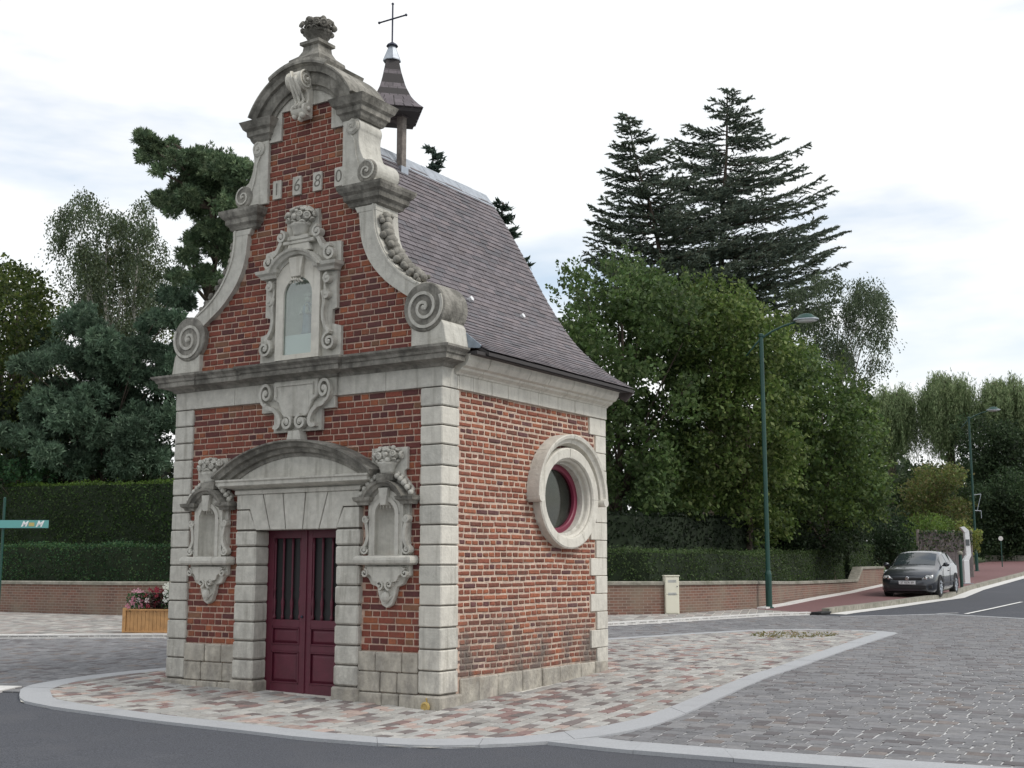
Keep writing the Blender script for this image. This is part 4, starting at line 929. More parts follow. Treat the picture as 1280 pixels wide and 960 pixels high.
def stone_geo(m, st, cs, base, top, ch, rel=False):
    key, x, y, a, b_, col, q = st; z0 = T(x, y); slope = (T(x, y+.1)-z0)/.1; sx = (T(x+.1, y)-z0)/.1
    ox, oy, oz = (x, y, z0) if rel else (0, 0, 0)
    if q is None:
        P = []; jt = random.uniform(-.003, .003); tx, ty = random.uniform(-.012, .012), random.uniform(-.012, .012); jj = [random.uniform(-.004, .004) for _ in range(8)]
        for lv, (ins, h) in enumerate(((0, base), (0, top-ch), (ch*1.4, top))):
            for k, (s, t) in enumerate(((-1, -1), (1, -1), (1, 1), (-1, 1))):
                u, v = s*(a/2-ins)+jj[k], t*(b_/2-ins)+jj[k+4]; X, Y = u*cs[0]-v*cs[1], u*cs[1]+v*cs[0]
                P.append((x+X-ox, y+Y-oy, z0+slope*Y+sx*X+h+(jt+tx*u+ty*v if lv else 0)-oz))
        fs = [(8, 9, 10, 11)]+[(k+i, k+(i+1) % 4, k+4+(i+1) % 4, k+4+i) for k in (0, 4) for i in range(4)]
        m.add(P, fs, col)
    else:
        n = len(q)
        if sum(q[i-1][0]*q[i][1]-q[i][0]*q[i-1][1] for i in range(n)) < 0: q = q[::-1]
        P = [(X-ox, Y-oy, T(X, Y)+base-oz) for X, Y in q]+[(X-ox, Y-oy, T(X, Y)+top-oz) for X, Y in q]
        m.add(P, [tuple(range(n, 2*n))]+[(i, (i+1) % n, n+(i+1) % n, n+i) for i in range(n)], col)
def lay_stones(lst, cs, base, top, ch, parent, name, stuff, npart):
    lst.sort(key=lambda s: -s[0])
    for st in lst[:npart]:
        m = MB(); stone_geo(m, st, cs, base, top, ch, True); o = m.build(name, 'paver', parent, recalc=False); o.location = (st[1], st[2], T(st[1], st[2]))
    if lst[npart:]:
        m = MB()
        for st in lst[npart:]: stone_geo(m, st, cs, base, top, ch)
        m.build(stuff, 'paver', parent, kind='stuff', recalc=False)
def island_col(x, y):
    r = random.random(); k = random.uniform(.85, 1.15)
    far = min(max((y-1)/9, 0), 1)
    if random.random() < far*.6: c = random.choice([(.30, .29, .28), (.25, .24, .235), (.33, .32, .305)])
    elif r < .09: c = (.225, .155, .145)
    elif r < .20: c = (.36, .285, .255)
    elif r < .33: c = (.175, .150, .145)
    elif r < .48: c = (.29, .275, .26)
    else: c = random.choice([(.365, .355, .335), (.375, .365, .345), (.35, .345, .33)])
    return tuple(q*k for q in c)
def sett_col(x, y):
    r = random.random(); k = random.uniform(.86, 1.15)
    c = (.178, .178, .185) if r < .6 else ((.198, .196, .20) if r < .84 else ((.138, .130, .134) if r < .95 else (.18, .16, .152)))
    return tuple(q*k for q in c)
def slab_col(x, y):
    k = random.uniform(.75, 1.2); c = random.choice([(.33, .32, .30), (.36, .345, .32), (.25, .24, .23), (.31, .27, .25)]); return tuple(q*k for q in c)
random.seed(31)
isl = bpy.data.objects['chapel_island']; cob = bpy.data.objects['cobbled_road']; pvm = bpy.data.objects['pavement']
CH = [(-4.38, -.03), (.03, -.03), (.03, 3.98), (-4.38, 3.98)]
L_, cs = pave(ISI, R(93), .15, .20, .013, .024, .016, island_col, 30, CH)
lay_stones(L_, cs, .0, .018, .006, isl, 'paving_stone', 'paving_stones', 300)
L_, cs = pave(CB, R(2), .155, .19, .021, .004, .01, sett_col, 37, ISI)
lay_stones(L_, cs, -.008, .004, .004, cob, 'sett', 'setts', 300)
L_, cs = pave(LP, R(110), .20, .22, .016, .02, .01, slab_col, 34)
lay_stones(L_, cs, .035, .052, .004, pvm, 'paving_slab', 'paving_slabs', 120)

def resamp(P, n, closed=False):
    Q = P+[P[0]] if closed else P; D_ = [0]
    for a, c in zip(Q, Q[1:]): D_.append(D_[-1]+math.dist(a, c))
    out = []
    for i in range(n+1):
        s = D_[-1]*i/n; j = max(k for k in range(len(D_)) if D_[k] <= s+1e-9); j = min(j, len(Q)-2); t = (s-D_[j])/(D_[j+1]-D_[j]); out.append((Q[j][0]+(Q[j+1][0]-Q[j][0])*t, Q[j][1]+(Q[j+1][1]-Q[j][1])*t))
    return out
def kerb_run(name, outer, inner, per, h, mat, parent, base=-.05, gap=.005, sub=3):
    """kerb stones between two outlines given as matching point lists"""
    n = len(outer)-1; D_ = [0]
    for a, c in zip(outer, outer[1:]): D_.append(D_[-1]+math.dist(a, c))
    tot = D_[-1]; ns = max(1, round(tot/per))
    def P_at(s):
        s = min(max(s, 0), tot-1e-6); j = max(k for k in range(len(D_)) if D_[k] <= s); t = (s-D_[j])/(D_[j+1]-D_[j])
        f = lambda P: (P[j][0]+(P[j+1][0]-P[j][0])*t, P[j][1]+(P[j+1][1]-P[j][1])*t); return f(outer), f(inner)
    for k in range(ns):
        s0, s1 = tot*k/ns+gap/2, tot*(k+1)/ns-gap/2; v = []; j = random.uniform(-.002, .002)
        for i in range(sub+1):
            (a, c) = P_at(s0+(s1-s0)*i/sub)
            for p in (a, c):
                z = T(*p); v += [(p[0], p[1], z+base), (p[0], p[1], z+h+j)]
        fs = []
        for i in range(sub): q = i*4; fs += [(q, q+4, q+5, q+1), (q+1, q+5, q+7, q+3), (q+3, q+7, q+6, q+2)]
        fs += [(0, 1, 3, 2), (sub*4, sub*4+2, sub*4+3, sub*4+1)]
        m = MB(); m.add(v, fs); m.build(name, mat, parent, bevel=0)
kerb_run('kerb_stone', ISO+[ISO[0]], ISI+[ISI[0]], .95, .019, 'kerb', isl)
kerb_run('edging_stone', [(-5.30, -1.76), (-9, -3.05), (-16, -5.5), (-40, -14)], [(-5.62, -1.18), (-9.2, -2.5), (-16.2, -4.95), (-40, -13.3)], 1.0, .018, 'kerb_white', cob)
kerb_run('edging_stone', [(2.16, -1.32), (2.98, -1.40), (4.25, -1.34), (4.91, -1.26), (8, -1.0), (14, -.5)], [(2.42, -.87), (2.85, -.93), (3.93, -.88), (5.1, -.78), (8, -.53), (14, 0)], .95, .022, 'kerb', cob)
kerb_run('edging_stone', [(-1.45, 18.9), (.19, 21.66), (2.5, 20.26), (14, 13.1)], [(-1.5, 18.75), (.19, 21.44), (2.44, 20.06), (14, 12.9)], 1.0, .014, 'kerb', cob)
def off(P, d):
    out = []
    for i, p in enumerate(P):
        a, c = P[max(i-1, 0)], P[min(i+1, len(P)-1)]; dx, dy = c[0]-a[0], c[1]-a[1]; l = math.hypot(dx, dy); out.append((p[0]-dy/l*d, p[1]+dx/l*d))
    return out
K1 = [(-40, -6.6), (-12.46, 3.34), (-10.97, 3.95), (-9.47, 4.73), (-6.0, 7.4), (-4.16, 11.72), (-3.72, 13.51), (-2.92, 17.41), (-2.30, 19.0)]
kerb_run('kerb_stone', K1, off(K1, .14), .98, .075, 'kerb_white', pvm)
K2 = [(-2.14, 19.9), (-2.16, 20.81), (-2.06, 23.4), (-2.0, 26.76), (-1.95, 28.61), (-1.84, 31.60), (-2.34, 36.92), (-3.14, 52.15), (-5.1, 75), (-5.9, 84)]
redp = bpy.data.objects['red_pavement']
kerb_run('kerb_stone', K2, off(K2, .20), 1.0, .13, 'coping', redp)
surface('gutter', K2+off(K2, -.42)[::-1], .0, 'kerb_white', parent=None)
dr = thing('drain_inlet', 'black cast drain inlet slot in the kerb at the start of the red pavement', 'drain', (-2.14, 19.35, T(-2.14, 19.35)))
b = MB(); b.box(-.18, .06, -.42, .42, -.02, .03); b.build('drain_frame', 'black', dr)
b = MB(); b.box(-.16, .10, -.40, .40, .03, .075); b.build('drain_lid', 'black', dr, bevel=.008)
# road paint
def stripe(P, w_, name='road_marking'):
    a = off(P, w_/2); c = off(P, -w_/2); o = drape(a+c[::-1], .004).build(name, 'paint', None, recalc=False, kind='structure'); up(o.data)
stripe([(.05, 21.9), (.45, 22.4)], .10); stripe([(.72, 22.0), (.69, 29.7)], .11); stripe([(.60, 33), (.2, 41)], .11); stripe([(-.1, 45), (-.6, 53)], .11)
stripe([(-6.9, 83), (-8.6, 70)], .12)
# dried grass patch in the paving
b = MB(); random.seed(77)
for k in range(420):
    t = random.uniform(0, 2*math.pi); r_ = math.sqrt(random.random()); x = -.17+.75*r_*math.cos(t)+.15*r_*math.sin(t); y = 11.75+.95*r_*math.sin(t)
    z = T(x, y)+.015; s = random.uniform(.02, .06); a = random.uniform(0, 6.28); c = random.choice([(.22, .19, .08), (.12, .13, .04), (.30, .26, .15)])
    b.add([(x-s*.4*math.cos(a), y-s*.4*math.sin(a), z), (x+s*.4*math.cos(a), y+s*.4*math.sin(a), z), (x+random.uniform(-s, s), y+random.uniform(-s, s), z+s*.8)], [(0, 1, 2)], c)
o = b.build('dry_grass', 'leaf', None, kind='stuff', recalc=False); tag(o, 'tufts of dry yellowish grass growing between the island paving stones', 'grass')

# ================================================================ GARDEN WALL AND HEDGES
WP = [(-45, 9.5, 1.22), (-21.27, 9.58, 1.235), (-16.75, 9.63, 1.24), (-11, 11.7, 1.25), (-5.8, 14.84, 1.26), (-4.9, 15.99, 1.255), (-4.5, 18, 1.245), (-4.24, 20.25, 1.235), (-4.45, 22.5, 1.20), (-4.88, 25.5, 1.165), (-5.4, 31, 1.15), (-5.70, 34.0, 1.155), (-5.78, 34.9, 1.60), (-6.12, 38.1, 1.62), (-6.3, 39.6, 1.62)]
gw = thing('garden_wall', 'low weathered brown brick garden wall with stone coping, carrying the clipped hedge', 'wall', (-4.24, 20.25, T(-4.24, 20.25)))
def wall_body():
    P = [(p[0], p[1]) for p in WP]; Q = off(P, .28); v = []; f = []; uvs = []; s = 0; n = len(P); S_ = []
    for i, p in enumerate(P):
        if i: s += math.dist(P[i-1], p)
        S_.append(s)
    for i in range(n):
        zt = WP[i][2]-.08
        for q in (P[i], Q[i]): v += [(q[0], q[1], T(*q)-.2), (q[0], q[1], zt)]
    quads = []
    for i in range(n-1):
        a = i*4; b_ = a+4
        quads += [((a, b_, b_+1, a+1), i), ((a+2, a+3, b_+3, b_+2), i), ((a+1, b_+1, b_+3, a+3), i)]
    quads += [(((n-1)*4, (n-1)*4+2, (n-1)*4+3, (n-1)*4+1), n-1), ((0, 1, 3, 2), 0)]
    me = bpy.data.meshes.new('brickwork'); me.from_pydata(v, [], [q[0] for q in quads]); uv = me.uv_layers.new(name='UV')
    for poly in me.polygons:
        for li in poly.loop_indices:
            vi = me.loops[li].vertex_index; uv.data[li].uv = (S_[vi//4]+(.28 if vi % 4 >= 2 and poly.index >= len(quads)-2 else 0), v[vi][2])
    me.materials.append(M['garden_brick']); return me
o = link('brickwork', wall_body(), None); o.parent = gw; o.matrix_parent_inverse = Matrix.Translation(-gw.location)
P = [(p[0], p[1]) for p in WP]; A_ = off(P, -.04); B_ = off(P, .34); v = []; f = []
for i in range(len(P)):
    z = WP[i][2]; 
    for q, dz in ((A_[i], -.085), (A_[i], -.02), (P[i], .0), (B_[i], .0), (B_[i], -.085)): v.append((q[0], q[1], z+dz))
n = len(P)
for i in range(n-1):
    for k in range(5): f.append((i*5+k, (i+1)*5+k, (i+1)*5+(k+1) % 5, i*5+(k+1) % 5))
f += [tuple(range(5)), tuple(range((n-1)*5, n*5))]
o = MB().add(v, f).build('coping', 'coping'); o.parent = gw; o.matrix_parent_inverse = Matrix.Translation(-gw.location)
# pale kerb at the foot of the wall beside the red pavement
K3 = [(-4.12, 20.0), (-4.35, 22.5), (-4.76, 25.5), (-5.28, 31), (-5.58, 34), (-5.95, 38.4)]
kerb_run('foot_kerb', off(K3, -.25), K3, 1.0, .09, 'kerb_white', redp)

def unit(a): return a/np.maximum(np.linalg.norm(a, axis=1, keepdims=True), 1e-9)
def leafmesh(name, P, D, Sz, asp, C, mat, parent=None, kind=None):
    n = len(P); D = unit(D); rnd = rng.normal(size=(n, 3)); W_ = unit(np.cross(D, rnd)); Sz = np.asarray(Sz).reshape(-1, 1)*np.ones((n, 1))
    V = np.empty((n, 4, 3), np.float32); V[:, 0] = P-D*Sz*.5; V[:, 1] = P+W_*Sz*asp*.5+D*Sz*.05; V[:, 2] = P+D*Sz*.5; V[:, 3] = P-W_*Sz*asp*.5+D*Sz*.05
    me = bpy.data.meshes.new(name); me.vertices.add(n*4); me.vertices.foreach_set('co', V.ravel()); me.loops.add(n*4); me.loops.foreach_set('vertex_index', np.arange(n*4, dtype=np.int32))
    me.polygons.add(n); me.polygons.foreach_set('loop_start', np.arange(0, n*4, 4, dtype=np.int32)); me.polygons.foreach_set('loop_total', np.full(n, 4, np.int32)); me.update(calc_edges=True)
    a = me.attributes.new('Col', 'FLOAT_COLOR', 'FACE'); a.data.foreach_set('color', np.hstack([np.clip(C, 0, 1), np.ones((n, 1))]).astype(np.float32).ravel())
    me.materials.append(M[mat]); return link(name, me, parent, kind=kind)
def shades(n, pal, var=.35, tone=None):
    pal = np.array(pal); c = pal[rng.integers(0, len(pal), n)]*rng.uniform(1-var, 1+var, (n, 1))
    return c if tone is None else c*tone.reshape(-1, 1)
def hedge(name, label, path, thick, zb, zt, pal, dens=420, size=.055, cat='hedge', rough=.035, top_pal=None):
    """path: front edge; zb/zt absolute heights per point"""
    h = thing(name, label, cat, (path[0][0], path[0][1], zb[0])); back = off(path, thick); inv = -h.location
    m = MB(); v = []; n = len(path); e = .05; fi = off(path, e); bi = off(path, thick-e)
    for i in range(n):
        for q in (fi[i], bi[i]): v += [(q[0], q[1], zb[i]), (q[0], q[1], zt[i]-e)]
    f = []
    for i in range(n-1): a = i*4; f += [(a, a+4, a+5, a+1), (a+1, a+5, a+7, a+3), (a+3, a+7, a+6, a+2)]
    f += [(0, 1, 3, 2), ((n-1)*4, (n-1)*4+2, (n-1)*4+3, (n-1)*4+1)]
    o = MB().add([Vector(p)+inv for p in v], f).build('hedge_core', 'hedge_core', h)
    Ps, Cs = [], []
    for i in range(n-1):
        a, b_, c, d = map(np.array, (path[i], path[i+1], back[i], back[i+1])); l = math.dist(path[i], path[i+1]); H = zt[i]-zb[i]
        for kind_ in ('front', 'top', 'back'):
            A_ = l*(H if kind_ != 'top' else thick); k = int(dens*A_*(1 if kind_ != 'back' else .25)); s = rng.random(k); t = rng.random(k)
            p0 = a+(b_-a)*s[:, None]; p1 = c+(d-c)*s[:, None]; z0 = zb[i]+(zb[i+1]-zb[i])*s; z1 = zt[i]+(zt[i+1]-zt[i])*s
            if kind_ == 'front': xy = p0; z = z0+(z1-z0)*t
            elif kind_ == 'back': xy = p1; z = z0+(z1-z0)*t
            else: xy = p0+(p1-p0)*t[:, None]; z = z1
            p = np.column_stack([xy, z])+rng.normal(size=(k, 3))*rough; p[:, 2] += .03*np.sin(xy[:, 0]*2.1+xy[:, 1]*1.3)+.02*np.sin(xy[:, 0]*5.3)+np.where(rng.random(k) < .03, rng.random(k)*.12, 0)*(kind_ == 'top'); p[:, :2] += (.04*np.sin(s*l*1.9+z*2.3))[:, None]*np.array([-(b_-a)[1], (b_-a)[0]])/l*(-1)
            Ps.append(p); tone = 1+.25*np.sin(xy[:, 0]*1.7+xy[:, 1])*np.sin(z*3+xy[:, 0]*.9)
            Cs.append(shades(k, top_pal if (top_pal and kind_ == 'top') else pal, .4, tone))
    for x0, y0, zz0, zz1, pp in ((path[0], back[0], zb[0], zt[0], 0), (path[-1], back[-1], zb[-1], zt[-1], 0)):
        k = int(dens*thick*(zz1-zz0)); s = rng.random(k); t = rng.random(k); xy = np.array(x0)+(np.array(y0)-np.array(x0))*s[:, None]
        Ps.append(np.column_stack([xy, zz0+(zz1-zz0)*t])+rng.normal(size=(k, 3))*rough); Cs.append(shades(k, pal, .4))
    P_ = np.vstack(Ps)+np.array(inv); leafmesh('foliage', P_, rng.normal(size=(len(P_), 3)), rng.uniform(.7, 1.3, len(P_))*size, .6, np.vstack(Cs), 'leaf', h); return h
PRIV = [(.035, .075, .018), (.05, .095, .025), (.028, .06, .016), (.065, .105, .03)]
PRIVD = [(.055, .095, .030), (.07, .115, .038), (.085, .12, .045), (.04, .07, .022)]
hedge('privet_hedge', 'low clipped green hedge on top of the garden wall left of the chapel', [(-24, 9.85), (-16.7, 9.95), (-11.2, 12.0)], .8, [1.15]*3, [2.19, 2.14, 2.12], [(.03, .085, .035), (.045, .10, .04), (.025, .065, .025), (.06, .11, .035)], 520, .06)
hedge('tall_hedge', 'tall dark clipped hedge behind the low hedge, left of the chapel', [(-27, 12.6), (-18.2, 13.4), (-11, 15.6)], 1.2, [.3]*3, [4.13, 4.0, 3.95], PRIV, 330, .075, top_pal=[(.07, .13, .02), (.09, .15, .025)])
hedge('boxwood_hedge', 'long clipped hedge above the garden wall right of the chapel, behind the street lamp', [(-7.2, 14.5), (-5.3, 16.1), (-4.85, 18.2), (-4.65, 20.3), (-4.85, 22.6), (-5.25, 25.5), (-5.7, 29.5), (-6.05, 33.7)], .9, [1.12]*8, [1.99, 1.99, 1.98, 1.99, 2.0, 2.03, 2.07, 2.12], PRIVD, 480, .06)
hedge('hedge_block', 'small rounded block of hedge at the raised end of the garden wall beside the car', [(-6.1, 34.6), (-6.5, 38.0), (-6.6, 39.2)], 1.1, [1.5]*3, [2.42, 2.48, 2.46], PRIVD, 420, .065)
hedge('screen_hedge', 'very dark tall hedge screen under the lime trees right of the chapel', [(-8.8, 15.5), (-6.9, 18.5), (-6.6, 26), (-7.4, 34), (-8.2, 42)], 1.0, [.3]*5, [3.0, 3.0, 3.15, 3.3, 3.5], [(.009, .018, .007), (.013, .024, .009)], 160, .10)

# ================================================================ TREES
def tree_root(name, label, u, d, group=None, cat='tree'):
    p = ground_at(u, d); return thing(name, label, cat, p, 0, group)
def fill(poly, d, n, rp, thick, seed, zr=(.75, 1.0)):
    """clump centres filling an outline surveyed from the camera; real depth `thick` metres"""
    rr = random.Random(seed); out = []; x0, x1 = min(p[0] for p in poly), max(p[0] for p in poly); y0, y1 = min(p[1] for p in poly), max(p[1] for p in poly); t = 0
    while len(out) < n and t < n*400:
        t += 1; u, v = rr.uniform(x0, x1), rr.uniform(y0, y1); r_ = rp*rr.uniform(.65, 1.25); k = .72
        if not all(inpoly(u+a*r_*k, v+b_*r_*k, poly) for a, b_ in ((1, 0), (-1, 0), (0, 1), (0, -1))): continue
        dd = d+rr.uniform(-1, 1)*thick*.5
        if len(out) > 4 and min(math.hypot(u-q[3], v-q[4])+abs(dd-q[5])*6 for q in out) < r_*.55 and rr.random() < .8: continue
        p = at(u, v, dd); rm = r_*dd/FPX; out.append((p, rm, rm*rr.uniform(*zr), u, v, dd))
    return out
def clump_leaves(cl, dens, pal, root, size=.13, mode='leaf', asp=.62, mat='leaf', tone_var=.35, name='crown', droop=0.0, needles=12, hollow=.5, lump=.22):
    Ps, Ds, Cs, Ss = [], [], [], []
    for (c, rm, rz, *_) in cl:
        A_ = 4*math.pi*rm*rm; k = max(8, int(dens*A_)); dirs = unit(rng.normal(size=(k, 3)))
        ph = rng.uniform(0, 6.28, 6); lu = 1+lump*np.sin(dirs[:, 0]*5+ph[0])*np.sin(dirs[:, 1]*6+ph[1])+lump*.8*np.sin(dirs[:, 2]*7+ph[2]+dirs[:, 0]*4)
        rad = (hollow+(1.06-hollow)*rng.random(k)**.45)*lu; p = dirs*rad[:, None]*np.array([rm, rm, rz])+np.array(c); tone = rng.uniform(1-tone_var, 1+tone_var)
        if mode == 'leaf':
            D = rng.normal(size=(k, 3))+np.array([0, 0, -.4]); Ps.append(p); Ds.append(D); Ss.append(rng.uniform(.6, 1.35, k)*size); Cs.append(shades(k, pal, .35)*tone)
        else:
            q = np.repeat(p, needles, 0); nn = np.repeat(dirs+np.array([0, 0, .45]), needles, 0); D = unit(nn+rng.normal(size=(k*needles, 3))*.75); S_ = rng.uniform(.7, 1.2, k*needles)*size
            Ps.append(q+D*S_[:, None]*.5); Ds.append(D); Ss.append(S_); Cs.append(np.repeat(shades(k, pal, .3), needles, 0)*tone*rng.uniform(.85, 1.15, (k*needles, 1)))
    P_ = np.vstack(Ps)-np.array(root.location); return leafmesh(name, P_, np.vstack(Ds), np.concatenate(Ss), asp, np.vstack(Cs), mat, root)
def limbs(root, cl, r0, mat='bark', top=None, every=3, bend=.25, maxn=40, seed=0):
    """trunk from the ground with limbs to clump centres"""
    rr = random.Random(seed); L0 = root.location; cs = [Vector(c[0])-L0 for c in cl]; hi = top if top is not None else max(c.z for c in cs)*.86
    cen = sum(cs, Vector())/len(cs); tp = Vector((cen.x*.7, cen.y*.7, hi)); m = MB()
    path = [Vector((0, 0, -.15)), Vector((0, 0, .2)), tp*.35+Vector((rr.uniform(-.2, .2), rr.uniform(-.2, .2), 0)), tp*.7+Vector((rr.uniform(-.2, .2), rr.uniform(-.2, .2), 0)), tp]
    path = [Vector(p) for p in cat_rom([tuple(p) for p in path], 4)]; n = len(path); m.tube(path, [r0*(1.3 if i < 3 else 1)*(1-.85*i/(n-1)) for i in range(n)], 9)
    m.build('trunk', mat, root, smooth=True); m = MB()
    for c in sorted(cs[::every], key=lambda c: c.z)[:maxn]:
        zt = c.z*rr.uniform(.45, .75); i = min(range(n), key=lambda i: abs(path[i].z-zt)); a = path[i]; mid = a.lerp(c, .5)+Vector((0, 0, bend*(c-a).length*.3))
        r1 = max(.02, r0*(1-.85*i/(n-1))*.5); pts = [Vector(p) for p in cat_rom([tuple(a), tuple(mid), tuple(c)], 3)]; m.tube(pts, [r1*(1-.8*j/(len(pts)-1)) for j in range(len(pts))], 5)
    m.build('limbs', mat, root, smooth=True)
rng = np.random.default_rng(3)
LIME = [(.095, .145, .035), (.075, .125, .03), (.11, .16, .04), (.06, .10, .025), (.18, .225, .075)]
LIMED = [(.075, .125, .04), (.06, .105, .036), (.09, .14, .048), (.11, .155, .055)]
G1 = 'lime trees behind the garden wall'
A1 = [(693, 350), (715, 338), (745, 335), (770, 322), (800, 326), (830, 345), (860, 350), (885, 390), (890, 470), (880, 560), (870, 640), (840, 668), (790, 650), (740, 690), (690, 640), (670, 560), (680, 450)]
r_ = tree_root('lime_tree', 'dense dark green lime tree directly right of the chapel roof', 775, 37, G1); cl = fill(A1, 37, 190, 24, 6.0, 1); clump_leaves(cl, 60, LIMED+[(.05, .09, .02)], r_, .15); limbs(r_, cl, .2, seed=1, every=8)
A2 = [(840, 360), (870, 348), (905, 352), (930, 365), (965, 385), (985, 410), (1000, 440), (1010, 520), (1000, 600), (990, 650), (960, 690), (930, 655), (890, 665), (850, 640), (835, 560), (830, 450)]
r_ = tree_root('lime_tree', 'yellow-green lime tree just behind the nearer street lamp', 930, 39, G1); cl = fill(A2, 39, 180, 23, 6.0, 2); clump_leaves(cl, 60, LIME, r_, .15); limbs(r_, cl, .2, seed=2, every=8)
A3 = [(960, 420), (1000, 425), (1035, 440), (1060, 470), (1090, 500), (1108, 550), (1115, 610), (1100, 650), (1060, 668), (1010, 660), (970, 650), (950, 560), (945, 470)]
r_ = tree_root('lime_tree', 'rounded lime tree between the nearer street lamp and the car', 1040, 44, G1); cl = fill(A3, 44, 160, 21, 6.5, 3); clump_leaves(cl, 55, LIME[:4]+LIMED, r_, .16); limbs(r_, cl, .2, seed=3, every=8)
for r_, poly, d in ((bpy.data.objects['lime_tree'], A1, 37), (bpy.data.objects['lime_tree.001'], A2, 39), (bpy.data.objects['lime_tree.002'], A3, 44)):
    rr = random.Random(d); Ps, Ds = [], []
    for i in range(len(poly)):
        (u0, v0), (u1, v1) = poly[i], poly[(i+1) % len(poly)]
        for q in range(7):
            t = rr.random(); p = at(u0+(u1-u0)*t, v0+(v1-v0)*t, d+rr.uniform(-1.5, 1.5)); cu = sum(a[0] for a in poly)/len(poly); cv = sum(a[1] for a in poly)/len(poly)
            o = (cR*((u0+(u1-u0)*t-cu)/120)+cU*((cv-v0-(v1-v0)*t)/150)+Vector((0, 0, .35))).normalized(); L_ = rr.uniform(.3, .8)
            for j in range(16): Ps.append(p-o*.3+o*(L_*j/15)+Vector((rr.gauss(0, .05), rr.gauss(0, .05), rr.gauss(0, .05)))); Ds.append(o+Vector((rr.gauss(0, .7), rr.gauss(0, .7), rr.gauss(0, .7))))
    leafmesh('sprigs', np.array(Ps)-np.array(r_.location), np.array(Ds), rng.uniform(.09, .18, len(Ps)), .6, shades(len(Ps), LIME if d != 37 else LIMED, .35), 'leaf', r_)
# cedar
r_ = tree_root('cedar_tree', 'tall dark blue-green cedar with two ragged tops behind the lime trees', 880, 60)
CP = [(.135, .175, .14), (.115, .15, .12), (.16, .20, .155), (.15, .17, .12)]
def conifer(root, stems, pal, seed, nl=14, lift=.22, sz=.34, mat='needle', dens=1.25):
    rr = random.Random(seed); L0 = root.location; m = MB(); lb = MB(); Ps, Ds = [], []
    for (base, top, d, exts, nb) in stems:
        a = at(base[0], base[1], d)-L0; b_ = at(top[0], top[1], d)-L0
        if base[1] > 640: a = Vector((0, 0, -.1))
        pts = [a.lerp(b_, t/8)+Vector((rr.uniform(-.1, .1), rr.uniform(-.1, .1), 0)) for t in range(9)]; m.tube(pts, [max(.03, (b_-a).length*.016*(1-t/8.3)) for t in range(9)], 7)
        ppm = FPX/d
        for k in range(nb):
            y = top[1]+(exts[-1][0]-top[1])*((k+.3)/nb)**.85; t = (y-base[1])/(top[1]-base[1]); s = a.lerp(b_, t); lft = np.interp(y, [e[0] for e in exts], [e[1] for e in exts])/ppm; rgt = np.interp(y, [e[0] for e in exts], [e[2] for e in exts])/ppm
            az = rr.uniform(0, 2*math.pi) if k % 3 else rr.choice((0, math.pi))+rr.uniform(-.5, .5); c = math.cos(az); L_ = (rgt if c > 0 else lft)*(.55+.45*abs(c))*rr.uniform(.72, 1.08)
            dr_ = Vector((cR.x*c-cF.x*math.sin(az), cR.y*c-cF.y*math.sin(az), 0)).normalized(); sag = rr.uniform(-.02, .10)
            P_ = [s+dr_*(L_*q)+Vector((0, 0, L_*(-sag*math.sin(q*2.4)+lift*q*q))) for q in np.linspace(0, 1, 7)]; lb.tube(P_, [max(.012, L_*.012*(1-q/6.6)) for q in range(7)], 5)
            side = Vector((-dr_.y, dr_.x, 0)); nbl = max(5, int(L_*7*dens))
            for j in range(nbl):
                q = .01+.99*(j+rr.random())/nbl; i = min(int(q*6), 5); p = P_[i].lerp(P_[i+1], q*6-i); sg = 1 if j % 2 else -1
                l = (L_*.26*(1.05-q)+.28)*rr.uniform(.6, 1.2); dd = (dr_*rr.uniform(.5, 1)+side*sg*rr.uniform(.5, 1.1)+Vector((0, 0, rr.uniform(-.10, .35)))).normalized(); 
                for w_ in range(nl): f = (w_+rr.random())/nl; Ps.append(p+dd*(l*f)+Vector((0, 0, -.10*l*f*f))); Ds.append(dd+Vector((rr.gauss(0, .5), rr.gauss(0, .5), rr.gauss(.15, .4))))
    m.build('trunk', 'bark', root, smooth=True); lb.build('limbs', 'bark', root, smooth=True)
    n = len(Ps); leafmesh('foliage', np.array(Ps), np.array(Ds), rng.uniform(.6, 1.3, n)*sz, .24, shades(n, pal, .35), mat, root)
conifer(r_, [((880, 700), (912, 112), 60, [(112, 8, 10), (135, 30, 38), (160, 62, 45), (205, 75, 100), (255, 95, 125), (300, 118, 160), (350, 125, 168), (400, 115, 150), (450, 90, 100)], 185),
             ((850, 430), (784, 142), 58, [(142, 6, 8), (170, 26, 24), (200, 38, 50), (230, 58, 80), (262, 68, 95), (300, 92, 105), (340, 104, 110), (380, 90, 110)], 135)], CP, 5, 19, sz=.27)
# conifer tips behind the chapel
r_ = tree_root('spruce_tree', 'thin dark spruce whose tip shows just above the chapel roof ridge', 541, 42)
conifer(r_, [((541, 700), (542, 183), 42, [(183, 2, 2), (192, 6, 5), (210, 12, 11), (300, 40, 36), (420, 62, 58)], 60)], [(.06, .09, .075), (.07, .10, .08)], 6, 8, dens=.7)
r_ = tree_root('spruce_tree', 'dark spruce showing beyond the sloping right edge of the slate roof', 624, 40)
conifer(r_, [((624, 700), (626, 252), 40, [(252, 2, 3), (266, 6, 9), (290, 10, 17), (310, 18, 24), (330, 25, 33), (420, 40, 45)], 70)], [(.05, .08, .06), (.06, .09, .065)], 7, 9, dens=.8)
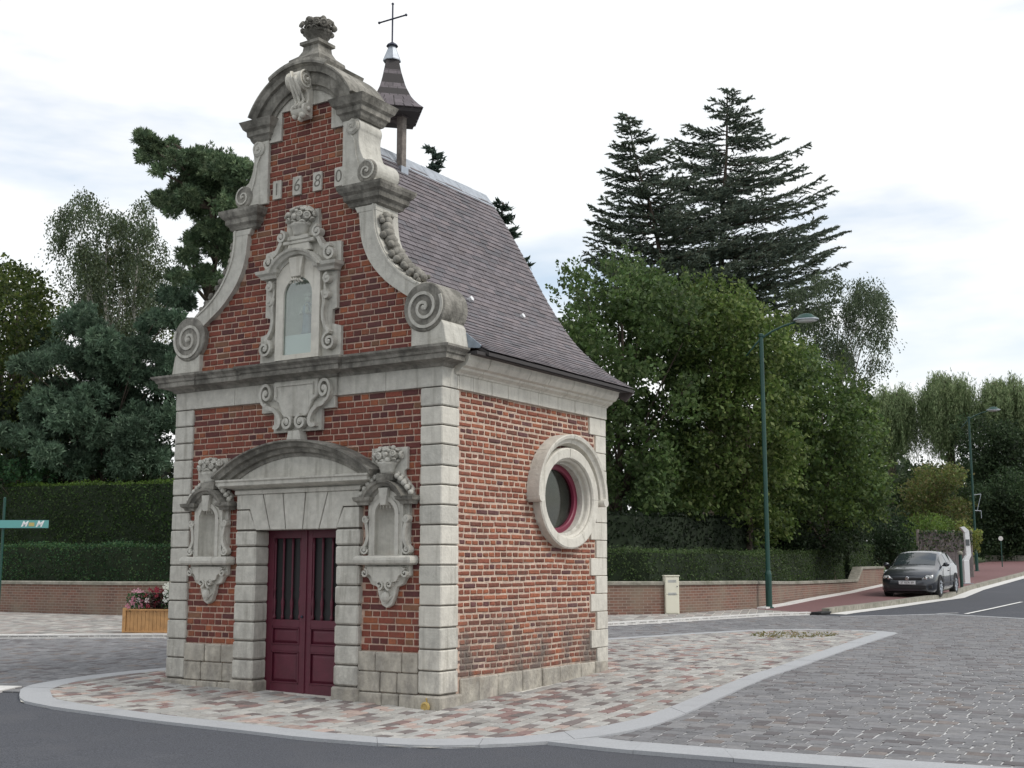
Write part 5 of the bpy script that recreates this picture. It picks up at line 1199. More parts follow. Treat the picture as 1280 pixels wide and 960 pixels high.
# birch behind right
def strands(root, starts, ln, nl, pal, size, asp=.5, sway=.25, name='crown', mat='leaf', spread=.05):
    L0 = np.array(root.location); k = len(starts); S0 = np.array([tuple(s) for s in starts])-L0; l = rng.uniform(*ln, k); dr_ = rng.normal(size=(k, 3))*sway; dr_[:, 2] = -1
    Ps, Ds = [], []
    for j in range(nl):
        f = (j+rng.random(k))/nl; p = S0+dr_*(l*f)[:, None]; p[:, :2] += dr_[:, :2]*(np.sin(f*2.5)*.3)[:, None]*l[:, None]; p += rng.normal(size=(k, 3))*spread; Ps.append(p); Ds.append(dr_+rng.normal(size=(k, 3))*.5)
    P_ = np.vstack(Ps); return leafmesh(name, P_, np.vstack(Ds), rng.uniform(.6, 1.3, len(P_))*size, asp, shades(len(P_), pal, .4), mat, root)
def pts_in(cl, k, seed, shell=.4):
    rr = random.Random(seed); out = []
    while len(out) < k:
        c, rm, rz, *_ = rr.choice(cl); d = Vector((rr.gauss(0, 1), rr.gauss(0, 1), rr.gauss(0, 1))).normalized(); q = (shell+(1-shell)*rr.random()**.5); out.append(c+Vector((d.x*rm*q, d.y*rm*q, d.z*rz*q)))
    return out
BIR = [(.09, .125, .07), (.11, .145, .085), (.07, .10, .055), (.13, .16, .10)]
B1 = [(985, 335), (1020, 322), (1045, 330), (1062, 345), (1090, 335), (1105, 352), (1112, 380), (1118, 420), (1112, 470), (1085, 490), (1040, 470), (1000, 430), (975, 390)]
r_ = tree_root('birch_tree', 'airy silvery-green birch right of the cedar, above the lime trees', 1050, 56); cl = fill(B1, 56, 60, 13, 5, 8); strands(r_, pts_in(cl, 2600, 8), (.4, 1.0), 9, BIR, .12); limbs(r_, cl, .15, 'birch_bark', every=2, seed=8)
# willows
WIL = [(.20, .27, .13), (.17, .235, .11), (.24, .30, .15), (.14, .195, .09), (.27, .32, .17)]
def willow(label, u, v0, v1, hw, d, seed, k=2200):
    """drooping curtains hung from arching boughs"""
    r_ = tree_root('willow_tree', label, u, d, 'weeping willows beside the far road'); rr = random.Random(seed); ppm = FPX/d; L0 = r_.location; h = (v1-v0)/ppm; S_ = []; m = MB(); top = (at(u, v0+(v1-v0)*.42, d)-L0)
    m.tube([Vector((0, 0, -.2)), top*.5+Vector((.2, 0, 0)), top], [.45, .34, .2], 8); m.build('trunk', 'bark', r_, smooth=True); m = MB(); cl = []
    for q in range(34):
        a = rr.uniform(0, 2*math.pi); reach = rr.uniform(.35, 1.0)*hw/ppm; rise = h*rr.uniform(.16, .42)*(1.15-reach*ppm/hw*.55); e = Vector((math.cos(a)*reach, math.sin(a)*reach, 0))
        pts = [top+e*t+Vector((0, 0, rise*math.sin(min(t*1.9, 1.75)))) for t in (0, .25, .5, .75, 1)]; m.tube(pts, [.12, .09, .06, .04, .02], 5)
        for w_ in range(k//34):
            t = rr.uniform(.25, 1.03); i = min(int(t*4), 3); p = pts[i].lerp(pts[i+1], t*4-i); S_.append(L0+p+Vector((rr.gauss(0, .35), rr.gauss(0, .35), rr.gauss(.1, .2))))
    m.build('limbs', 'bark', r_, smooth=True)
    strands(r_, S_, (h*.08, h*.50), 30, WIL, .28, .18, .12, spread=.07)
willow('leftmost weeping willow, half hidden by the lime trees', 1113, 478, 610, 36, 92, 11)
willow('middle weeping willow with a tall domed top beyond the red pavement', 1187, 460, 610, 37, 90, 12)
willow('weeping willow behind the farther street lamp at the right edge', 1260, 467, 600, 37, 88, 13)
willow('weeping willow just past the right edge of the view', 1345, 470, 600, 50, 92, 14, 1200)
def bush(name, label, poly, d, n, rp, thick, seed, pal, dens=50, size=.13, trunk=.1, group=None, cat='shrub', u=None, **k):
    uu = u or sum(p[0] for p in poly)/len(poly); r_ = tree_root(name, label, uu, d, group, cat); cl = fill(poly, d, n, rp, thick, seed); clump_leaves(cl, dens, pal, r_, size, **k)
    if trunk: limbs(r_, cl, trunk, seed=seed)
    return r_
OLV = [(.12, .155, .04), (.15, .165, .055), (.09, .13, .035), (.16, .14, .055)]
bush('small_tree', 'olive-brown leafy small tree beyond the car', [(1120, 600), (1150, 580), (1185, 570), (1210, 590), (1218, 640), (1210, 690), (1150, 700), (1115, 680)], 66, 60, 15, 4, 21, OLV, 45, .16, .16, cat='tree')
bush('shrub', 'bright green shrub behind the parked car', [(1118, 650), (1150, 640), (1180, 640), (1200, 655), (1195, 690), (1160, 700), (1120, 695)], 58, 34, 12, 3, 22, [(.10, .17, .03), (.08, .14, .03), (.13, .19, .04)], 60, .12)
bush('shrub', 'dark rounded shrub at the end of the garden wall left of the car', [(1060, 650), (1085, 635), (1115, 630), (1142, 655), (1148, 700), (1110, 715), (1070, 700)], 52, 40, 14, 3.5, 23, [(.022, .045, .018), (.03, .055, .022)], 60, .12)
bush('shrub', 'pale yellow-leaved shrub leaning over the parking meter', [(1198, 652), (1212, 648), (1226, 658), (1228, 680), (1216, 700), (1200, 688)], 57, 20, 6.5, 1.4, 24, [(.24, .27, .06), (.17, .22, .05), (.30, .30, .10)], 90, .13)
bush('hedgerow', 'dark dense hedgerow behind the low stone wall at the right edge', [(1212, 600), (1240, 590), (1290, 585), (1400, 590), (1405, 700), (1215, 700)], 84, 110, 20, 5, 25, [(.035, .065, .028), (.045, .08, .035), (.06, .095, .04)], 34, .2, 0, cat='hedge')
bush('background_tree', 'dark leafy tree behind the farther lamp, under the willows', [(1195, 520), (1230, 510), (1285, 535), (1340, 540), (1350, 620), (1200, 625)], 87, 70, 17, 5, 26, [(.035, .06, .028), (.05, .08, .035)], 36, .2, .2, cat='tree')
bush('background_tree', 'mid green tree filling the gap below the willows beyond the small olive tree', [(1105, 590), (1150, 578), (1210, 585), (1215, 700), (1110, 700)], 80, 60, 17, 5, 27, [(.035, .06, .025), (.055, .085, .03)], 36, .2, .2, cat='tree')
bush('shrub', 'dark shrub under the rounded lime tree beside the hedge end', [(950, 650), (1000, 640), (1060, 640), (1100, 660), (1100, 705), (950, 705)], 42.5, 40, 14, 2.5, 28, [(.022, .04, .016), (.03, .05, .02)], 55, .12, 0)
# ---- left side trees
bush('oak_tree', 'broad green broadleaf tree at the far left edge', [(-60, 330), (-20, 318), (15, 312), (35, 325), (60, 345), (78, 372), (88, 420), (85, 480), (90, 560), (60, 600), (-60, 600)], 44, 95, 26, 7, 31, [(.075, .105, .022), (.055, .085, .02), (.10, .125, .03), (.035, .06, .016)], 46, .15, .3, cat='tree', u=10)
r_ = tree_root('birch_tree', 'sparse pale-trunked birch left of the dark pine', 128, 50)
cl = fill([(62, 262), (80, 255), (92, 235), (108, 228), (118, 245), (140, 240), (155, 262), (170, 245), (190, 232), (205, 255), (212, 300), (214, 360), (200, 410), (130, 440), (95, 400), (75, 340)], 50, 85, 13, 5, 32)
strands(r_, pts_in(cl, 3300, 32), (.4, 1.1), 9, BIR+[(.07, .09, .03)], .115)
for (a, c_) in (((120, 520), (133, 285)), ((160, 520), (172, 300)), ((125, 460), (100, 300))):
    pa, pb = at(a[0], a[1], 50)-r_.location, at(c_[0], c_[1], 50)-r_.location
    if a[0] == 120: pa = Vector((0, 0, -.1))
    MB().tube([pa.lerp(pb, t/6)+Vector((random.uniform(-.08, .08), 0, 0)) for t in range(7)], [.13*(1-t/7.5) for t in range(7)], 7).build('trunk', 'birch_bark', r_, smooth=True)
limbs(r_, cl, .10, 'birch_bark', every=2, seed=9)
bush('background_tree', 'olive-green dense tree behind the birch trunks', [(95, 330), (120, 300), (160, 290), (200, 305), (225, 340), (230, 440), (90, 440), (85, 380)], 54, 60, 17, 5, 33, [(.085, .095, .03), (.07, .085, .025), (.055, .075, .025)], 42, .12, .2, cat='tree')
# black pine
PIN = [(.10, .15, .082), (.125, .18, .096), (.075, .12, .066), (.15, .20, .11)]
r_ = tree_root('pine_tree', 'dark umbrella-topped pine just left of the gable', 262, 40)
def cps(lst, d, dv, seed):
    rr = random.Random(seed); out = []
    for (u, v, r) in lst:
        for q in range(3):
            dd = d+rr.uniform(-dv, dv); uu, vv = u+rr.uniform(-.35, .35)*r, v+rr.uniform(-.25, .25)*r; rm = r*.86*dd/FPX; out.append((at(uu, vv, dd), rm, rm*.72, uu, vv, dd))
    return out
cl = cps([(182, 172, 12), (192, 184, 14), (183, 195, 11), (205, 190, 12), (215, 180, 8), (216, 200, 13), (228, 205, 14), (200, 212, 10), (238, 202, 16), (258, 200, 20), (280, 208, 20), (300, 212, 16), (315, 214, 9), (245, 222, 22), (270, 230, 24), (295, 232, 20), (225, 235, 14), (212, 250, 14), (196, 250, 12), (232, 250, 18), (258, 255, 22), (285, 258, 22), (300, 262, 16), (215, 265, 9),
          (262, 282, 16), (285, 290, 18), (246, 300, 15), (270, 312, 18), (290, 325, 16), (238, 322, 14), (255, 345, 17), (222, 345, 12), (280, 352, 16)], 40, 2.2, 4)
clump_leaves(cl, 55, PIN, r_, .17, 'needle', .22, 'needle', .35, needles=11, hollow=.25)
m = MB(); L0 = r_.location
tr = [Vector((0, 0, -.1)), at(258, 560, 40)-L0, at(256, 460, 40)-L0, at(262, 380, 40.2)-L0, at(268, 320, 40)-L0, at(266, 260, 39.8)-L0, at(262, 215, 40)-L0]; m.tube([Vector(p) for p in cat_rom([tuple(p) for p in tr], 3)], [.26*(1-i/26) for i in range(19)], 9); m.build('trunk', 'bark', r_, smooth=True)
m = MB(); rr = random.Random(3)
for c in cl[::2]:
    e = c[0]-L0; s = min(tr[2:], key=lambda p: abs(p.z-(e.z-1.0))); m.tube([s, s.lerp(e, .5)+Vector((0, 0, .15)), e], [.07, .05, .02], 5)
m.build('limbs', 'bark', r_, smooth=True)
# blue pine in front
BPN = [(.125, .19, .125), (.10, .16, .105), (.155, .225, .15), (.08, .13, .085)]
r_ = tree_root('pine_tree', 'bushy blue-green young pine behind the tall hedge, left of the chapel', 125, 40)
cl = cps([(104, 388, 15), (90, 405, 18), (112, 415, 20), (60, 428, 14), (72, 442, 18), (24, 455, 13), (42, 455, 18), (135, 425, 20), (152, 438, 18), (178, 430, 18), (192, 442, 16), (198, 398, 16), (216, 402, 14), (212, 370, 16), (232, 378, 14), (236, 358, 10), (100, 450, 24), (130, 458, 22), (165, 465, 22), (75, 488, 24), (110, 490, 26), (150, 500, 26), (50, 520, 22), (12, 545, 20), (35, 550, 22), (80, 530, 26), (120, 540, 28), (165, 540, 28), (200, 480, 22), (205, 520, 22), (60, 570, 22), (100, 575, 26), (150, 580, 26), (195, 570, 22), (185, 410, 14), (225, 440, 14), (130, 500, 26), (180, 520, 26), (90, 510, 26), (210, 460, 20), (140, 470, 24), (60, 500, 22), (120, 440, 20)], 40, 2.0, 5)
clump_leaves(cl, 48, BPN, r_, .17, 'needle', .24, 'needle', .38, needles=10, hollow=.25); limbs(r_, cl, .16, every=4, maxn=60, seed=10)
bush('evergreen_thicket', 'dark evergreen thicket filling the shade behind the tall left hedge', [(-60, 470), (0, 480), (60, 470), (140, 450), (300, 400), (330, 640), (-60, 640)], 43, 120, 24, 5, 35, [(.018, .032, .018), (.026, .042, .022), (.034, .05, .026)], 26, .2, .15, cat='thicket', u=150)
bush('laurel_shrub', 'small bright green leafy shrub peeping over the tall hedge at the far left', [(-30, 560), (0, 562), (25, 565), (45, 575), (72, 595), (75, 615), (-30, 615)], 38.5, 26, 10, 1.5, 36, [(.05, .12, .05), (.07, .15, .06), (.035, .09, .04)], 90, .12, .05)
# far wood closing the horizon behind everything
bush('woodland', 'distant dark wood closing the view behind the garden trees', [(-200, 560), (1500, 560), (1500, 700), (-200, 700)], 110, 230, 40, 14, 40, [(.03, .05, .025), (.04, .06, .03)], 2.2, .75, 0, cat='wood', u=640)['kind'] = 'stuff'

# ================================================================ STREET THINGS
def lamp(u, d, h, label, arm_px=1.55):
    t = tree_root('street_lamp', label, u, d, 'green street lamps along the pavement', 'street lamp'); t.location.z += .04
    MB().lathe([(.085, 0), (.085, .9), (.075, .95), (.06, 1.0), (.055, h-.02), (.07, h), (.07, h+.06), (.03, h+.08)], (0, 0, 0), 14).build('pole', 'green_paint', t, smooth=False)
    MB().lathe([(.13, 0), (.13, .03), (.09, .05)], (0, 0, 0), 12).build('base_plate', 'green_paint', t)
    ax = cR*.93-Vector((cF.x, cF.y, 0)).normalized()*.36; ax.normalize()
    pts = [(-.42, -.52), (-.2, -.26), (0, -.06), (.3, .12), (.65, .26), (.95, .33)]
    MB().tube([ax*a+Vector((0, 0, h+b)) for a, b in pts], [.022, .025, .03, .03, .028, .026], 8).build('arm', 'green_paint', t, smooth=True)
    hd = ax*1.22+Vector((0, 0, h+.38))
    A_ = Matrix.Rotation(math.atan2(ax.y, ax.x), 3, 'Z')
    m = MB(); vs = [(.34, -.02), (.335, .02), (.30, .05), (.22, .09), (.17, .14), (.08, .165), (.01, .17)]
    m.lathe([(a, z) for a, z in vs], (0, 0, 0), 20, sy=.62); m.v = [tuple(A_ @ Vector(p)+hd) for p in m.v]; m.build('lamp_head', 'green_paint', t, smooth=True)
    m = MB(); m.lathe([(.30, -.02), (.28, -.05), (.18, -.075), (.02, -.085)], (0, 0, 0), 20, sy=.6); m.v = [tuple(A_ @ Vector(p)+hd) for p in m.v]; m.build('lamp_bowl', 'lampglass', t, smooth=True)
    m = MB(); m.lathe([(.345, -.022), (.35, .0), (.335, .018)], (0, 0, 0), 20, sy=.62); m.v = [tuple(A_ @ Vector(p)+hd) for p in m.v]; m.build('lamp_rim', 'zinc', t, smooth=True)
    m = MB(); m.box(-.04, .04, -.088, -.08, .5, .85); m.build('service_door', 'green_paint', t)
    return t
lamp(960, 33.0, 7.35, 'tall dark green street lamp with curved arm standing by the garden wall')
t2 = lamp(1221, 63.4, 7.9, 'farther green street lamp with a small frame bracket, near the right edge')
ax = cR
m = MB()
for a, c in (((.05, 3.9), (.42, 3.95)), ((.42, 3.95), (.18, 3.1)), ((.05, 3.1), (.38, 3.08)), ((.38, 3.08), (.38, 2.7))): m.tube([cR*a[0]+Vector((0, 0, a[1])), cR*c[0]+Vector((0, 0, c[1]))], .018, 5)
m.build('sign_frame', 'zinc', t2)

# utility cabinet
t = thing('utility_cabinet', 'narrow cream meter cabinet standing against the brick garden wall', 'cabinet', (-4.78, 16.15, T(-4.78, 16.15)+.04), R(38))
MB().box(-.17, .17, -.13, .13, 0, .90).build('cabinet_body', 'cream', t, bevel=.006)
MB().box(-.155, .155, -.142, -.13, .47, .87).build('cabinet_door', 'cream', t, bevel=.004); MB().box(-.155, .155, -.142, -.13, .03, .455).build('cabinet_door', 'cream', t, bevel=.004)
for z in (.80, .50):
    for q in range(3): MB().box(-.10, .10, -.146, -.1425, z-q*.022, z-q*.022+.010).build('vent_slot', 'zinc', t)
MB().box(-.185, .185, -.155, .14, .90, .925).build('cabinet_cap', 'cream', t, bevel=.004)
MB().lathe([(.012, 0), (.012, .012)], (.12, -.145, .66), 8, A=Matrix.Rotation(R(90), 3, 'X')).build('lock', 'iron', t)

# planter with flowers
pl = thing('planter', 'long wooden planter box of upright slats on the pavement left of the chapel', 'planter', (-10.53, 5.35, T(-10.53, 5.35)+.05), R(25))
PW, PD, PH = 1.06, .5, .44
n = 13
for k in range(n):
    x = -PW/2+.04+(PW-.08)*(k+.5)/n; w_ = (PW-.08)/n-.006
    for y in (-PD/2+.012, PD/2-.012): MB().box(x-w_/2, x+w_/2, y-.011+random.uniform(-.002, .002), y+.011, .03, PH-.03).build('slat', 'planter_wood', pl)
for k in range(6):
    y = -PD/2+.04+(PD-.08)*(k+.5)/6; w_ = (PD-.08)/6-.006
    for x in (-PW/2+.012, PW/2-.012): MB().box(x-.011, x+.011, y-w_/2, y+w_/2, .03, PH-.03).build('slat', 'planter_wood', pl)
for sx in (-1, 1):
    for sy in (-1, 1): MB().box(sx*PW/2-.03, sx*PW/2+.03, sy*PD/2-.03, sy*PD/2+.03, -.0, PH+.02).build('corner_post', 'planter_wood', pl, bevel=.004)
for sy in (-1, 1): MB().box(-PW/2+.03, PW/2-.03, sy*PD/2-.022, sy*PD/2+.022, PH-.03, PH).build('top_rail', 'planter_wood', pl, bevel=.003); MB().box(-PW/2+.03, PW/2-.03, sy*PD/2-.02, sy*PD/2+.02, .0, .03).build('bottom_rail', 'planter_wood', pl, bevel=.003)
for sx in (-1, 1): MB().box(sx*PW/2-.022, sx*PW/2+.022, -PD/2+.03, PD/2-.03, PH-.03, PH).build('top_rail', 'planter_wood', pl, bevel=.003)
MB().box(-PW/2+.025, PW/2-.025, -PD/2+.025, PD/2-.025, PH-.12, PH-.07).build('soil', 'soil', pl)
rng = np.random.default_rng(12)
def flowers(label, cx, w_, h, leafpal, petpal, nfl, seed, psz=.035):
    p0 = pl.matrix_basis @ Vector((cx, 0, PH-.06)); t = thing('flowering_plant', label, 'flowers', p0, R(25)); rr = random.Random(seed); k = int(2600*w_)
    P_ = np.column_stack([rng.normal(0, w_*.27, k), rng.normal(0, .12, k), h*.85*rng.random(k)**.9]); leafmesh('leaves', P_, rng.normal(size=(k, 3)), rng.uniform(.03, .065, k), .6, shades(k, leafpal, .35), 'leaf', t)
    m = MB()
    for q in range(10): m.tube([(0, 0, -.02), (rr.gauss(0, w_*.1), rr.gauss(0, .04), h*.5), (rr.gauss(0, w_*.25), rr.gauss(0, .08), h*.85)], .005, 4)
    m.build('stems', 'hedge_core', t)
    for q in range(nfl):
        x, y, z = rr.gauss(0, w_*.27), rr.uniform(-.22, .10), rr.uniform(.25, 1.08)*h; m = MB(); c = rr.choice(petpal)
        for a in range(5): an = a*1.2566+rr.random(); m.add([(x, y, z), (x+psz*math.cos(an-.5), y-.012+rr.uniform(-.01, .01), z+psz*math.sin(an-.5)), (x+psz*1.3*math.cos(an), y-.005, z+psz*1.3*math.sin(an)), (x+psz*math.cos(an+.5), y-.012, z+psz*math.sin(an+.5))], [(0, 1, 2, 3)], c)
        m.build('blossom', 'petal', t, recalc=False)
GL = [(.03, .08, .03), (.045, .10, .035)]
flowers('pink flowering plant at the left end of the planter', -.33, .40, .42, GL, [(.55, .22, .30), (.65, .35, .42), (.7, .6, .6)], 22, 1, .045)
flowers('dark red-leaved plant in the middle of the planter', .02, .42, .42, [(.045, .02, .02), (.03, .03, .018), (.07, .018, .025)], [(.20, .02, .035), (.28, .03, .05)], 24, 2, .035)
flowers('white flowering plant at the right end of the planter', .34, .36, .50, GL, [(.75, .76, .68), (.8, .8, .75)], 30, 3, .05)

# direction sign
sp_ = tree_root('direction_sign', 'narrow teal finger sign on a thin pole in front of the left hedges', 1, 27, None, 'sign'); L0 = sp_.location
MB().lathe([(.03, 0), (.03, 2.78), (.01, 2.80)], (0, 0, 0), 10).build('pole', 'green_paint', sp_)
zc = (at(1, 655, 27)-L0).z; rx = Vector((cR.x, cR.y, 0)); an = math.atan2(cR.y, cR.x); A_ = Matrix.Rotation(an, 4, 'Z')
sb = MB().box(-.65, 1.01, -.05, -.032, zc-.085, zc+.085).build('sign_board', 'teal', sp_, bevel=.004); sb.rotation_euler = (0, 0, an)
MB().box(-.655, 1.015, -.046, -.036, zc-.092, zc+.092).build('board_edge', 'black', sb)
for txt, x, s, mt in (('M', .47, .17, 'white'), ('M', .80, .19, 'white')): me = text_mesh(txt, s, mt, .001, shear=.4, bold=.004); link('lettering', me, sb, (x, -.053, zc), (math.pi/2, 0, 0))
MB().box(.58, .70, -.054, -.051, zc-.045, zc+.035).build('emblem', 'yellow', sb)
for x in (0,): MB().box(x-.03, x+.03, -.04, .035, zc-.03, zc+.03).build('clamp', 'zinc', sp_).rotation_euler = (0, 0, an)

# bollard and parking meter post
t = tree_root('bollard', 'slim dark bollard with a pale cap, behind the parked car', 1201, 46.3, None, 'bollard'); t.location.z += .05
MB().lathe([(.06, 0), (.06, 1.2), (.05, 1.24)], (0, 0, 0), 12).build('post', 'green_paint', t, smooth=False); MB().lathe([(.10, 1.23), (.10, 1.30), (.07, 1.34), (.02, 1.36)], (0, 0, 0), 12).build('cap', 'coping', t)
t = tree_root('parking_meter', 'white bent parking meter post standing on the red pavement', 1208, 49.4, None, 'parking meter'); t.location.z += .05
A2 = Matrix.Rotation(an, 4, 'Z')
m = MB()
for (x0, x1, z0, z1, d_) in ((-.13, .09, 0, .92, .11),): m.box(x0, x1, -d_, d_, z0, z1)
o = m.build('lower_post', 'white', t, bevel=.012); o.rotation_euler = (0, 0, an)
m = MB(); m.prism([(-.13, .92), (.09, .92), (.19, 1.12), (.0, 1.12)], -.10, .10, BF); m.prism([(.0, 1.12), (.19, 1.12), (.15, 2.10), (-.02, 2.02)], -.09, .09, BF); m.prism([(-.02, 2.02), (.15, 2.10), (-.03, 2.26), (-.18, 2.23)], -.10, .10, BF)
o = m.build('upper_post', 'white', t); o.rotation_euler = (0, 0, an)
MB().box(-.01, .14, -.105, -.10, 1.5, 1.75).build('display', 'carglass', t).rotation_euler = (0, 0, an); MB().box(-.18, .2, -.15, .15, -.02, .02).build('base_plate', 'zinc', t).rotation_euler = (0, 0, an)

# fence behind the car
f0, f1 = at(1150, 700, 54), at(1216, 700, 55.5); fz = T(f0.x, f0.y); dr_ = Vector((f1.x-f0.x, f1.y-f0.y, 0)); fl = dr_.length; fa = math.atan2(dr_.y, dr_.x)
fe = thing('board_fence', 'dark weathered board fence half covered in ivy behind the parked car', 'fence', (f0.x, f0.y, fz), fa)
for k in range(15):
    x = fl*k/15; MB().box(x, x+fl/15-.012, -.012, .012, 0, 2.1-.1*(k % 5 == 0)+random.uniform(-.04, .04)).build('board', 'dark_wood', fe)
for k in range(4): MB().box(fl*k/3-.05, fl*k/3+.05, .014, .11, 0, 2.2).build('post', 'old_wood', fe)
for z in (.4, 1.7): MB().box(0, fl, .014, .055, z-.04, z+.04).build('rail', 'dark_wood', fe)
iv = thing('ivy', 'pale-tipped ivy trailing over the top of the board fence', 'ivy', (f0.x, f0.y, fz+1.8), fa); k = 900; rng = np.random.default_rng(5)
P_ = np.column_stack([rng.random(k)*fl, rng.normal(-.03, .07, k), .35-.9*rng.random(k)**1.6]); leafmesh('leaves', P_, rng.normal(size=(k, 3)), rng.uniform(.07, .13, k), .8, shades(k, [(.04, .07, .03), (.16, .16, .10), (.05, .09, .035)], .3), 'leaf', iv)
# low stone wall far right
lw = thing('low_stone_wall', 'low grey stone block wall below the dark hedgerow at the right edge', 'wall', (-9.9, 76.5, T(-9.9, 76.5)), math.atan2(3, 7))
for k in range(14):
    MB().box(k*.9, k*.9+.87, -.2, .2, -.1, .42+random.uniform(-.02, .02)).build('wall_block', 'coping', lw, bevel=.02)
rs = tree_root('road_sign_plate', 'small pale round sign plate on a short post before the dark hedgerow', 1253, 70, None, 'sign'); MB().lathe([(.03, 0), (.03, 1.5)], (0, 0, 0), 8).build('post', 'green_paint', rs)
zc = (at(1253, 673, 70)-rs.location).z; o = MB().lathe([(.13, 0), (.13, .02)], (0, 0, 0), 16, A=Matrix.Rotation(R(90), 3, 'X')).build('plate', 'kerb_white', rs); o.location = (0, -.03, zc); o.rotation_euler = (0, 0, an)
MB().lathe([(.025, 0), (.025, zc)], (0, 0, 0), 8).build('post_extension', 'green_paint', rs)

# ---------------------------------------------------------------- the car
car = thing('parked_car', 'dark grey three-door hatchback parked on the red pavement facing the camera', 'car', (-2.62, 31.6, 0), 0)
cy_ = 31.55; car.location = (-2.78, cy_, T(-2.66, cy_)+.05); car.rotation_euler = (math.atan((T(-2.6, cy_+2)-T(-2.6, cy_-2))/4), 0, R(2.5))
# local: x right (car's left is +x seen from the front), y: front at -2.08, rear at +2.1
# station: y, list of (halfwidth, z) from sill up to roof centre
def stn(y, sill, bw, belt, bz, shoulder, rw, rz, crown_):
    return y, [(bw*.90, sill), (bw*.985, sill+.10), (bw, sill+.30), (bw*.985, bz-.10), (belt, bz), (rw, rz), (rw*.62, crown_-.012), (0, crown_)]
ST = [stn(-2.10, .22, .62, .60, .58, 0, .50, .60, .62), stn(-2.04, .19, .76, .72, .66, 0, .60, .69, .71), stn(-1.85, .18, .85, .80, .76, 0, .66, .80, .835), stn(-1.45, .18, .875, .84, .86, 0, .68, .905, .935), stn(-1.02, .18, .88, .845, .93, 0, .70, .985, 1.02),
      stn(-.62, .18, .88, .835, .965, 0, .66, 1.20, 1.24), stn(-.22, .18, .88, .83, .975, 0, .62, 1.385, 1.43), stn(.25, .18, .88, .83, .985, 0, .61, 1.42, 1.475), stn(.9, .18, .88, .83, 1.0, 0, .60, 1.415, 1.475), stn(1.4, .18, .88, .825, 1.03, 0, .58, 1.375, 1.435), stn(1.72, .20, .87, .80, 1.05, 0, .56, 1.28, 1.34), stn(1.98, .24, .84, .76, 1.04, 0, .55, 1.09, 1.13), stn(2.08, .30, .80, .72, .95, 0, .5, .97, .99), stn(2.12, .34, .76, .68, .62, 0, .45, .63, .64)]
def car_shell(face_sel, scale=1.0, dz=0.0):
    m = MB(); k = 8
    for y, pr in ST:
        full = [(x, z) for x, z in pr]+[(-x, z) for x, z in pr[::-1][1:]]
        m.v += [(x*scale, y, z+dz) for x, z in full]
    w_ = 15
    for i in range(len(ST)-1):
        for j in range(w_-1):
            if face_sel(i, min(j, w_-2-j)): m.f.append((i*w_+j, i*w_+j+1, (i+1)*w_+j+1, (i+1)*w_+j)); m.c.append((1, 1, 1))
    return m
gl_side = lambda i, j: j == 4 and 5 <= i <= 9
gl_front = lambda i, j: j >= 5 and i in (4, 5)
gl_rear = lambda i, j: j >= 5 and i in (10,)
m = car_shell(lambda i, j: True)
n_ = len(ST); m.f += [tuple(range(15)), tuple(range((n_-1)*15, n_*15))]; m.c += [(1, 1, 1)]*2
# wheel arches are covered by dark liners; body as one smooth shell
body = m.build('body', 'carpaint', car, smooth=True)
for nm, sel in (('side_window', gl_side), ('windscreen', gl_front), ('rear_window', gl_rear)):
    mm = car_shell(sel); vs = [Vector(p) for p in mm.v]
    if nm == 'side_window':
        for s in (1, -1):
            W_ = MB(); 
            yy = [-.72, -.30, .22, .27, .85, 1.38, 1.60]
            def row(y, hi):
                ys_ = [q[0] for q in ST]; f = lambda idx, c_: float(np.interp(y, ys_, [q[1][idx][c_] for q in ST]))
                bx, bz, rx_, rz_ = f(4, 0), f(4, 1), f(5, 0), f(5, 1); t = .88 if hi else .10; return (s*(bx+(rx_-bx)*t+.006), y+(.0 if hi else -.12 if y < -.2 else .0), bz+(rz_-bz)*t+.004)
            for a, c in ((0, 1), (1, 2)): W_.add([row(yy[a], 0), row(yy[c], 0), row(yy[c], 1), row(yy[a]+(.12 if a == 0 else 0), 1)], [(0, 1, 2, 3)])
            W_.build('side_window', 'carglass', car); W_ = MB()
            for a, c in ((3, 4), (4, 5)): W_.add([row(yy[a], 0), row(yy[c], 0), row(yy[c], 1), row(yy[a], 1)], [(0, 1, 2, 3)])
            W_.build('side_window', 'carglass', car)
    elif nm == 'windscreen':
        W_ = MB(); f = lambda y, idx, c_: float(np.interp(y, [q[0] for q in ST], [q[1][idx][c_] for q in ST])); rows = []
        for y in (-.98, -.80, -.62, -.42, -.27):
            rows.append([(f(y, 5, 0)*.96, y, f(y, 5, 1)+.006), (f(y, 6, 0), y, f(y, 6, 1)+.008), (0, y, f(y, 7, 1)+.008), (-f(y, 6, 0), y, f(y, 6, 1)+.008), (-f(y, 5, 0)*.96, y, f(y, 5, 1)+.006)])
        for i in range(len(rows)-1):
            for j in range(4): W_.add([rows[i][j], rows[i][j+1], rows[i+1][j+1], rows[i+1][j]], [(0, 1, 2, 3)])
        W_.build('windscreen', 'carglass', car, smooth=True, merge=True)
        for wp in ([(-.62, -1.02, 1.0), (-.05, -.94, 1.03)], [(.0, -1.02, 1.01), (.55, -.90, 1.05)]): MB().tube(wp, .010, 5).build('wiper', 'rubber', car)
    else:
        W_ = MB(); W_.add([(.50, 1.76, 1.27), (-.50, 1.76, 1.27), (-.52, 1.97, 1.10), (.52, 1.97, 1.10)], [(0, 1, 2, 3)]); o = W_.build('rear_window', 'carglass', car); o.location = (0, .015, .02)
